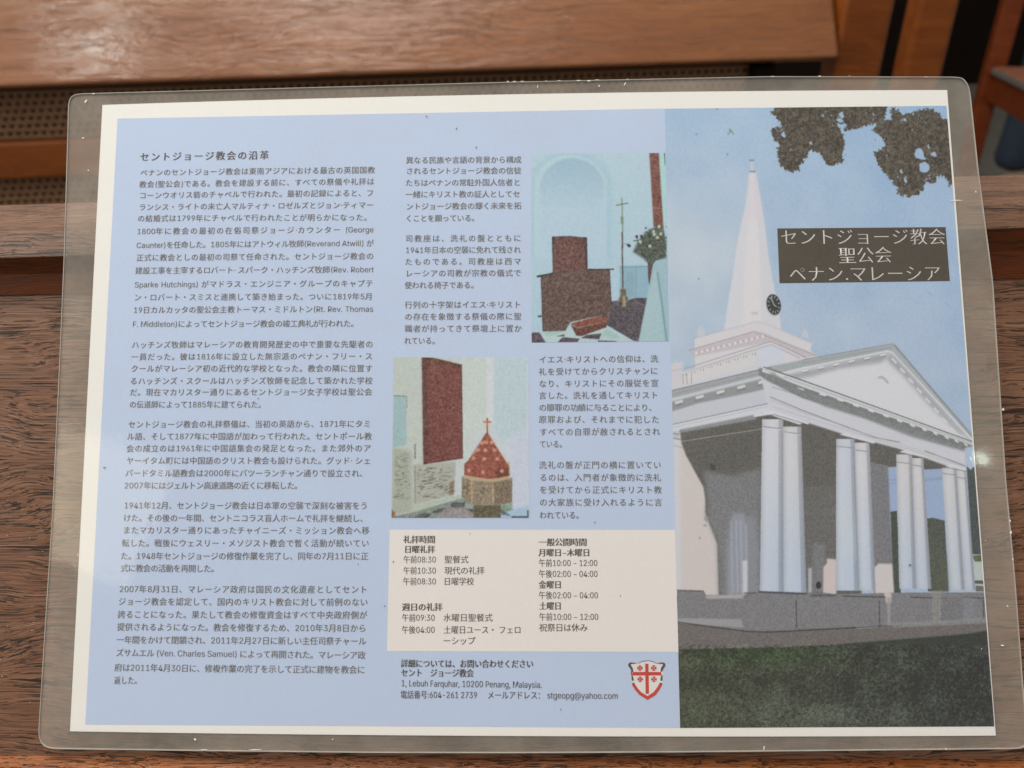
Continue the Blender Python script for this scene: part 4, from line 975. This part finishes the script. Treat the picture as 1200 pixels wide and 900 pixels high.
back = lambda e, k: tuple(p+hz*k for p in e)
strip_prism('top_rail', [e_c1, offs(e_c0, -.0012, .0006), offs(e_c0, 0, 0), back(e_c0, .034), offs(back(e_c1, .034), -.004, 0), offs(e_c1, .0002, -.004)], W_RAIL, pew, bevel=.0006)
lo = -(M.T@np.array([0, 0, 1.]))
def mv(e, a, b): return tuple(p-hz*a+lo*b for p in e)
l0 = offs(e_pb, 0, .0002)
strip_prism('book_ledge', [back(mv(l0, 0, 0), .002), mv(l0, .055, 0), mv(l0, .055, .022), back(mv(l0, 0, .022), .002)], W_LEDGE, pew, bevel=.0008)
# crumbs on the ledge and panel
def dust(name, mat, n, region, plane, size):
    bm = bmesh.new()
    for _ in range(n):
        x, y = random.uniform(region[0], region[2]), random.uniform(region[1], region[3])
        p = pl_hit((x, y), plane[0], plane[1]); s = random.uniform(.4, 1)*size
        bmesh.ops.create_icosphere(bm, subdivisions=1, radius=s, matrix=Matrix.Translation(p+np.array([0, 0, s*.4])) @ Matrix.Diagonal((1.6, .7, .6, 1)))
    o = obj(name, bm, mat, pew); o['kind'] = 'stuff'; return o
dust('dust_grain', M_SPECK, 22, (0, 350, 60, 880), (ZB, SB), .00014)

# ------------------------------------------------------------------ pew in front
W_FAR = wood('varnished_plank_timber', (.15, .052, .016), (.19, .068, .022), (.225, .086, .031), .22, .38, .5, .35, .4, .25, 8.)
W_ORANGE = wood('orange_varnished_timber', (.15, .036, .004), (.21, .053, .006), (.27, .074, .010), .1, .42, .3, .35, 0, .25, 3.)
W_DARK = wood('dark_timber_and_shade', (.005, .0025, .0015), (.008, .004, .0025), (.012, .006, .004), .3, .6, .3, .5, 0, .1, 5.)  # dark wood; also carries the shade under the board and behind the cane
M_CANE = plain('woven_cane', (.23, .112, .050), .6, .35, 120)
o_, ra = ray_world(0, 103); _, rb = ray_world(985, 68.5)
dh = ra.cross(rb).cross(Vector((0, 0, 1))); dh.normalize()
if dh.x < 0: dh = -dh
nv = Vector((0, 0, 1)).cross(dh)                     # horizontal, pointing away from the camera
if nv.y < 0: nv = -nv
oc, rc_ = ray_world(500, 90)
P0 = oc+rc_*(.95/rc_.y)
def on_pew(x, y, depth=0.):
    p = hit(x, y, P0+nv*depth, nv); q = p-P0; return q.dot(dh), q.z
FP = Matrix(((dh.x, nv.x, 0, P0.x), (dh.y, nv.y, 0, P0.y), (dh.z, nv.z, 1, P0.z), (0, 0, 0, 1)))
front = empty('cane_backed_pew', FP, 'varnished pew with woven cane back panels standing in front of the leaflet', 'pew')
def box(name, x0, x1, y0, y1, z0, z1, mat, parent, bev=.003, mtx=None, n=1):
    bm = bmesh.new(); bmesh.ops.create_cube(bm, size=1)
    for v in bm.verts: v.co = Vector((x0+(v.co.x+.5)*(x1-x0), y0+(v.co.y+.5)*(y1-y0), z0+(v.co.z+.5)*(z1-z0)))
    if bev: bmesh.ops.bevel(bm, geom=bm.edges[:], offset=bev, segments=3, profile=.5, affect='EDGES')
    return obj(name, bm, mat, parent, mtx)
sL = -1.3; sR, zE = on_pew(985, 68.5); sEndCane = on_pew(890, 90)[0]
zT = zE
def prism_x(name, prof, x0, x1, mat, parent, bev=.004, endround=0.):
    bm = bmesh.new(); A = [bm.verts.new((x0, y, z)) for y, z in prof]; B = [bm.verts.new((x1, y, z)) for y, z in prof]
    k = len(prof); bm.faces.new(A[::-1]); bm.faces.new(B)
    for j in range(k): bm.faces.new((A[j], A[(j+1) % k], B[(j+1) % k], B[j]))
    bmesh.ops.recalc_face_normals(bm, faces=bm.faces)
    bmesh.ops.bevel(bm, geom=bm.edges[:], offset=bev, segments=4, profile=.5, affect='EDGES')
    return obj(name, bm, mat, parent)
# wide top board, leaning back; an unseen light added behind the reader puts a glint in its varnish
_n = (nv*-.835+Vector((0, 0, .55))).normalized(); _o, _d = ray_world(108, 8)
_p = _o+_d*((P0+nv*.06+Vector((0, 0, zT+.09))-_o).dot(_n)/_d.dot(_n)); _r = _d-_n*2*_d.dot(_n)
GLINT = area('varnish_glint_light', _p+_r*2.6, _p, .09, 11., (.93, 1, .95), .5)
prism_x('top_board', [(0, zT), (.125, zT+.19), (.148, zT+.175), (.026, zT-.006)], sL, sR, W_FAR, front, .006)
zc1 = on_pew(40, 164, .035)[1]; zr0 = on_pew(40, 208, .03)[1]; zbot = zr0-.26
box('cross_rail', sL, sEndCane, .022, .048, zr0, zc1, W_ORANGE, front, .004)
box('upper_shade_rail', sL, sR-.02, .03, .055, zT-.008, zT+.03, W_DARK, front, .002)  # near-black strip: shade under the top board put into its colour
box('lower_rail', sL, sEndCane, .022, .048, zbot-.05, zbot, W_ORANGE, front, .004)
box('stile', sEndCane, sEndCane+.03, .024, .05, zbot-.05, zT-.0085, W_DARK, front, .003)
box('cane_shade_board', sL, sEndCane+.02, .075, .085, zbot, zT-.012, W_DARK, front, 0)  # added near-black sheet, makes the void behind the cane holes dark
def cane(name, x0, x1, z0, z1, y, pitch):
    """three-way weave: flat strands at 0, 60 and 120 degrees passing over one another"""
    bm = bmesh.new(); w = pitch*.23; cx, cz = (x0+x1)/2, (z0+z1)/2
    for ai, ang in enumerate((0, math.pi/3, 2*math.pi/3)):
        dx, dz = math.cos(ang), math.sin(ang); nx_, nz_ = -dz, dx
        hp = pitch*math.sqrt(3)/2; ext_ = abs(nx_)*(x1-x0)/2+abs(nz_)*(z1-z0)/2; k = int(ext_/hp)+1
        for i in range(-k, k+1):
            c = (i+.5*(ai == 1))*hp; px_, pz_ = cx+nx_*c, cz+nz_*c
            ts = []
            if abs(dx) > 1e-6: ts.append(sorted(((x0-px_)/dx, (x1-px_)/dx)))
            if abs(dz) > 1e-6: ts.append(sorted(((z0-pz_)/dz, (z1-pz_)/dz)))
            if abs(dz) <= 1e-6 and not (z0 < pz_ < z1): continue
            t0 = max(t[0] for t in ts); t1 = min(t[1] for t in ts)
            if t1-t0 < pitch: continue
            yy = y+(-.0009, 0, .0009)[ai]
            a, b = (px_+dx*t0, pz_+dz*t0), (px_+dx*t1, pz_+dz*t1)
            q = [bm.verts.new((p[0]+s*nx_*w, yy-(0.0006 if s == 0 else 0), p[1]+s*nz_*w)) for p in (a, b) for s in (-1, 0, 1)]
            bm.faces.new((q[0], q[3], q[4], q[1])); bm.faces.new((q[1], q[4], q[5], q[2]))
    o = obj(name, bm, M_CANE, front); o['kind'] = 'stuff'; return o
cane('cane_panel', sL, sEndCane, zc1, zT-.0085, .040, .0098)
cane('cane_panel', sL, sEndCane, zbot, zr0, .042, .0098)
# end post of this pew
def bar(name, a, b, w, d, mat, parent, side=None, bev=.004):
    """square bar from a to b; w across the view, d in depth"""
    a, b = Vector(a), Vector(b); ax = (b-a); Ln = ax.length; ax.normalize()
    s = Vector(side) if side is not None else Vector((1, 0, 0)); s = (s-ax*s.dot(ax)).normalized(); t = ax.cross(s)
    mt = Matrix(((ax.x, s.x, t.x, a.x), (ax.y, s.y, t.y, a.y), (ax.z, s.z, t.z, a.z), (0, 0, 0, 1)))
    return box(name, 0, Ln, -w/2, w/2, -d/2, d/2, mat, parent, bev, mt)
e0, z0_ = on_pew(1044, 0, .04); e1, _z = on_pew(985, 0, .04)
box('end_post', sR+.004, on_pew(1029, 30, .05)[0], .02, .06, zbot-.32, zT+.34, W_ORANGE, front, .006)
sb = box('seat_board', sL, sR, .10, .50, zbot-.02, zbot+.012, W_ORANGE, front, .004)
floor_z = min(0.0, 0.0)

# ------------------------------------------------------------------ second pew end, dark pew, chair
def frame_at(p, ang=0.):
    return Matrix.Translation(p) @ Matrix.Rotation(ang, 4, 'Z')
def at_depth(x, y, D):
    o, r = ray_world(x, y); return o+r*(D/r.y)
pe = at_depth(1083, 40, 1.32)
wpe = (at_depth(1108, 10, 1.32)-at_depth(1062, 10, 1.32)).length
B2 = frame_at((pe.x, pe.y, 0), math.radians(-5))
pend = empty('pew_end', B2, 'reddish varnished pew end post standing just behind the first post', 'pew end')
box('end_panel', -wpe/2+.003, wpe/2, -.03, .03, 0, pe.z+.30, W_ORANGE, pend, .008)
box('arm_rest', -wpe/2-.004, wpe/2+.01, -.04, .30, pe.z+.301, pe.z+.33, W_FAR, pend, .006)
box('seat_board', -wpe/2-1.0, -wpe/2+.002, .031, .40, pe.z-.20, pe.z-.17, W_FAR, pend, .004)
pdk = at_depth(1100, 60, 3.1)
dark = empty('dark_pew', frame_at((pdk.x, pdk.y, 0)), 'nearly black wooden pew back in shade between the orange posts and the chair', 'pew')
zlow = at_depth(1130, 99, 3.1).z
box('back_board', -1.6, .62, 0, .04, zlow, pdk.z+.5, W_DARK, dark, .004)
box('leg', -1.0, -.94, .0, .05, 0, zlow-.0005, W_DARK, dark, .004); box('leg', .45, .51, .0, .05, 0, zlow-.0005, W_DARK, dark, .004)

# chair at the right
W_CHAIR = wood('red_brown_chair_timber', (.10, .018, .003), (.15, .028, .005), (.20, .042, .009), .1, .4, .3, .4, 0, .25, 9.)
W_SEATTOP = wood('chair_seat_timber', (.20, .075, .042), (.24, .095, .055), (.28, .12, .07), .1, .75, .1, .4, .0, .05, 12.)
M_METAL = plain('dull_metal_trim', (.30, .29, .28), .35, .1, 80, 0, .6)
Dc = 2.15
cs = at_depth(1180, 78, Dc)                          # seat corner at the back post
ang = math.radians(-11.5); ex = Vector((math.cos(ang), math.sin(ang), 0)); ey = Vector((-math.sin(ang), math.cos(ang), 0))
CH = Matrix(((ex.x, ey.x, 0, cs.x), (ex.y, ey.y, 0, cs.y), (0, 0, 1, 0), (0, 0, 0, 1)))
chair = empty('wooden_chair', CH, 'red brown wooden chair with a pale seat at the right, turned towards the leaflet', 'chair')
zs = cs.z
box('seat', -.03, .42, -.40, -.001, zs-.018, zs, W_SEATTOP, chair, .005)
box('seat_trim', -.035, -.0305, -.39, -.004, zs-.017, zs-.004, M_METAL, chair, .001)
box('apron', -.026, -.004, -.37, -.004, zs-.085, zs-.0185, W_CHAIR, chair, .003)
box('apron', .027, .40, -.025, -.005, zs-.085, zs-.0185, W_CHAIR, chair, .003)
box('leg', -.046, .0, .0, .042, 0, zs+.44, W_CHAIR, chair, .005)
box('leg', .42, .466, .0, .042, 0, zs+.44, W_CHAIR, chair, .005)
box('leg', .0, .042, -.41, -.371, 0, zs-.0185, W_CHAIR, chair, .005)
box('leg', .38, .42, -.41, -.371, 0, zs-.0185, W_CHAIR, chair, .005)
box('stretcher', -.03, -.006, -.37, -.001, zs-.31, zs-.27, W_CHAIR, chair, .003)
box('stretcher', .0, .419, .01, .03, zs-.33, zs-.29, W_CHAIR, chair, .003)
box('back_rail', .0005, .4195, .01, .032, zs+.16, zs+.22, W_CHAIR, chair, .004)
box('back_rail', .0005, .4195, .01, .032, zs+.36, zs+.43, W_CHAIR, chair, .004)

# person sitting on the chair, seen only as denim legs
M_DENIM = plain('blue_denim', (.022, .034, .058), .85, .6, 60, .5)
M_SKIN = plain('skin', (.36, .22, .15), .5, .08, 60)
M_SHIRT = plain('dark_shirt', (.05, .05, .06), .85, .2, 80)
M_HAIR = plain('black_hair', (.02, .016, .014), .5, .3, 200)
M_SHOE = plain('tan_shoe', (.30, .22, .16), .6, .15, 90)
def skin_obj(name, verts, edges, radii, mat, parent, mtx, sub=2, root=0):
    me = bpy.data.meshes.new(name); me.from_pydata(verts, edges, []); o = obj(name, me, mat, parent, mtx)
    md = o.modifiers.new('skin', 'SKIN'); md.use_smooth_shade = True
    me.skin_vertices[0].data[root].use_root = True
    for v, r in zip(me.skin_vertices[0].data, radii): v.radius = (r, r) if isinstance(r, float) else r
    o.modifiers.new('sub', 'SUBSURF').levels = sub; o.modifiers['sub'].render_levels = sub
    return o
pf = hit(1182, 226, (0, 0, 0), Vector((0, 0, 1)))
PM = frame_at((pf.x, pf.y, 0), math.radians(25))
person = empty('person', PM, 'person standing in blue jeans just behind the red brown wooden chair', 'person')
hx, hy = .10, .0
V = [(hx, hy, .90), (hx, hy, 1.02), (hx, hy, 1.18), (hx, hy+.01, 1.34), (hx, hy+.01, 1.44), (hx, hy-.01, 1.53), (hx, hy-.01, 1.62)]
Ed = [(0, 1), (1, 2), (2, 3), (3, 4), (4, 5), (5, 6)]
Rr = [(.15, .11), (.13, .10), (.17, .11), (.10, .08), (.055, .055), (.078, .095), (.07, .08)]
for s_ in (-1, 1):
    i = len(V); V += [(hx+s_*.17, hy, 1.30), (hx+s_*.24, hy, 1.06), (hx+s_*.25, hy-.06, .84), (hx+s_*.25, hy-.07, .76)]; Ed += [(3, i), (i, i+1), (i+1, i+2), (i+2, i+3)]; Rr += [(.055, .055), (.043, .043), (.03, .03), (.04, .022)]
    j = len(V); V += [(hx+s_*.09, hy, .80), (hx+s_*.10, hy, .46), (hx+s_*.10, hy+.02, .10)]; Ed += [(0, j), (j, j+1), (j+1, j+2)]; Rr += [(.085, .085), (.06, .06), (.04, .04)]
skin_obj('body', V, Ed, Rr, M_SHIRT, person, PM)
for s_ in (-1, 1):
    skin_obj('trouser_leg', [(hx+s_*.075, hy, .92), (hx+s_*.09, hy, .76), (hx+s_*.10, hy, .46), (hx+s_*.10, hy+.01, .22), (hx+s_*.10, hy+.02, .07)], [(0, 1), (1, 2), (2, 3), (3, 4)], [(.10, .11), (.095, .10), (.074, .08), (.066, .07), (.064, .07)], M_DENIM, person, PM)
    skin_obj('shoe', [(hx+s_*.10, hy+.04, .045), (hx+s_*.10, hy-.08, .04), (hx+s_*.10, hy-.19, .03)], [(0, 1), (1, 2)], [(.045, .045), (.045, .04), (.035, .028)], M_SHOE, person, PM)
skin_obj('hair', [(hx, hy+.01, 1.60), (hx, hy+.0, 1.67)], [(0, 1)], [(.085, .09), (.07, .075)], M_HAIR, person, PM)

# ------------------------------------------------------------------ room
def mat_floor():
    m, nt, out = nodes('pale_stone_floor'); b = N(nt, 'ShaderNodeBsdfPrincipled', Roughness=.35)
    n = noise(nt, mapping(nt, (1, 1, 1)), 9, 6, .6); nt.links.new(ramp(nt, n, [(.3, (.085, .076, .06)), (.7, (.13, .115, .092))]), b.inputs['Base Color'])
    nt.links.new(b.outputs[0], out.inputs[0]); return m
bm = bmesh.new()
M_FLOOR = mat_floor(); M_GROUT = plain('floor_joint', (.08, .075, .065), .8)
for v in ((-4, -2.5), (5, -2.5), (5, 8), (-4, 8)): bm.verts.new((v[0], v[1], -.004))
bm.faces.new(bm.verts[:]); base = obj('floor', bm, M_GROUT, None, Matrix.Identity(4), 'structure')
tile = None
for i in range(2, 13):
    for j in range(3, 13):
        x, y = -1.5+i*.4, .8+j*.4-.8
        if tile is None:
            bm = bmesh.new(); bmesh.ops.create_cube(bm, size=1)
            for v in bm.verts: v.co = Vector((v.co.x*.395, v.co.y*.395, -.0025+v.co.z*.005))
            bmesh.ops.bevel(bm, geom=[e for e in bm.edges if all(v.co.z > -.001 for v in e.verts)], offset=.0015, segments=1, affect='EDGES')
            tile = bpy.data.meshes.new('floor_tile'); bm.to_mesh(tile); bm.free(); tile.materials.append(M_FLOOR)
        t = bpy.data.objects.new('floor_tile', tile); COL.objects.link(t); t.location = (x, y, 0); t.parent = base
M_WALL = plain('dark_far_wall', (.05, .04, .032), .8, .15, 3)
bm = bmesh.new(); bmesh.ops.create_cube(bm, size=1)
for v in bm.verts: v.co = Vector((.5+v.co.x*9, 8+v.co.y*.2, 2+v.co.z*4))
obj('wall', bm, M_WALL, None, Matrix.Identity(4), 'structure')
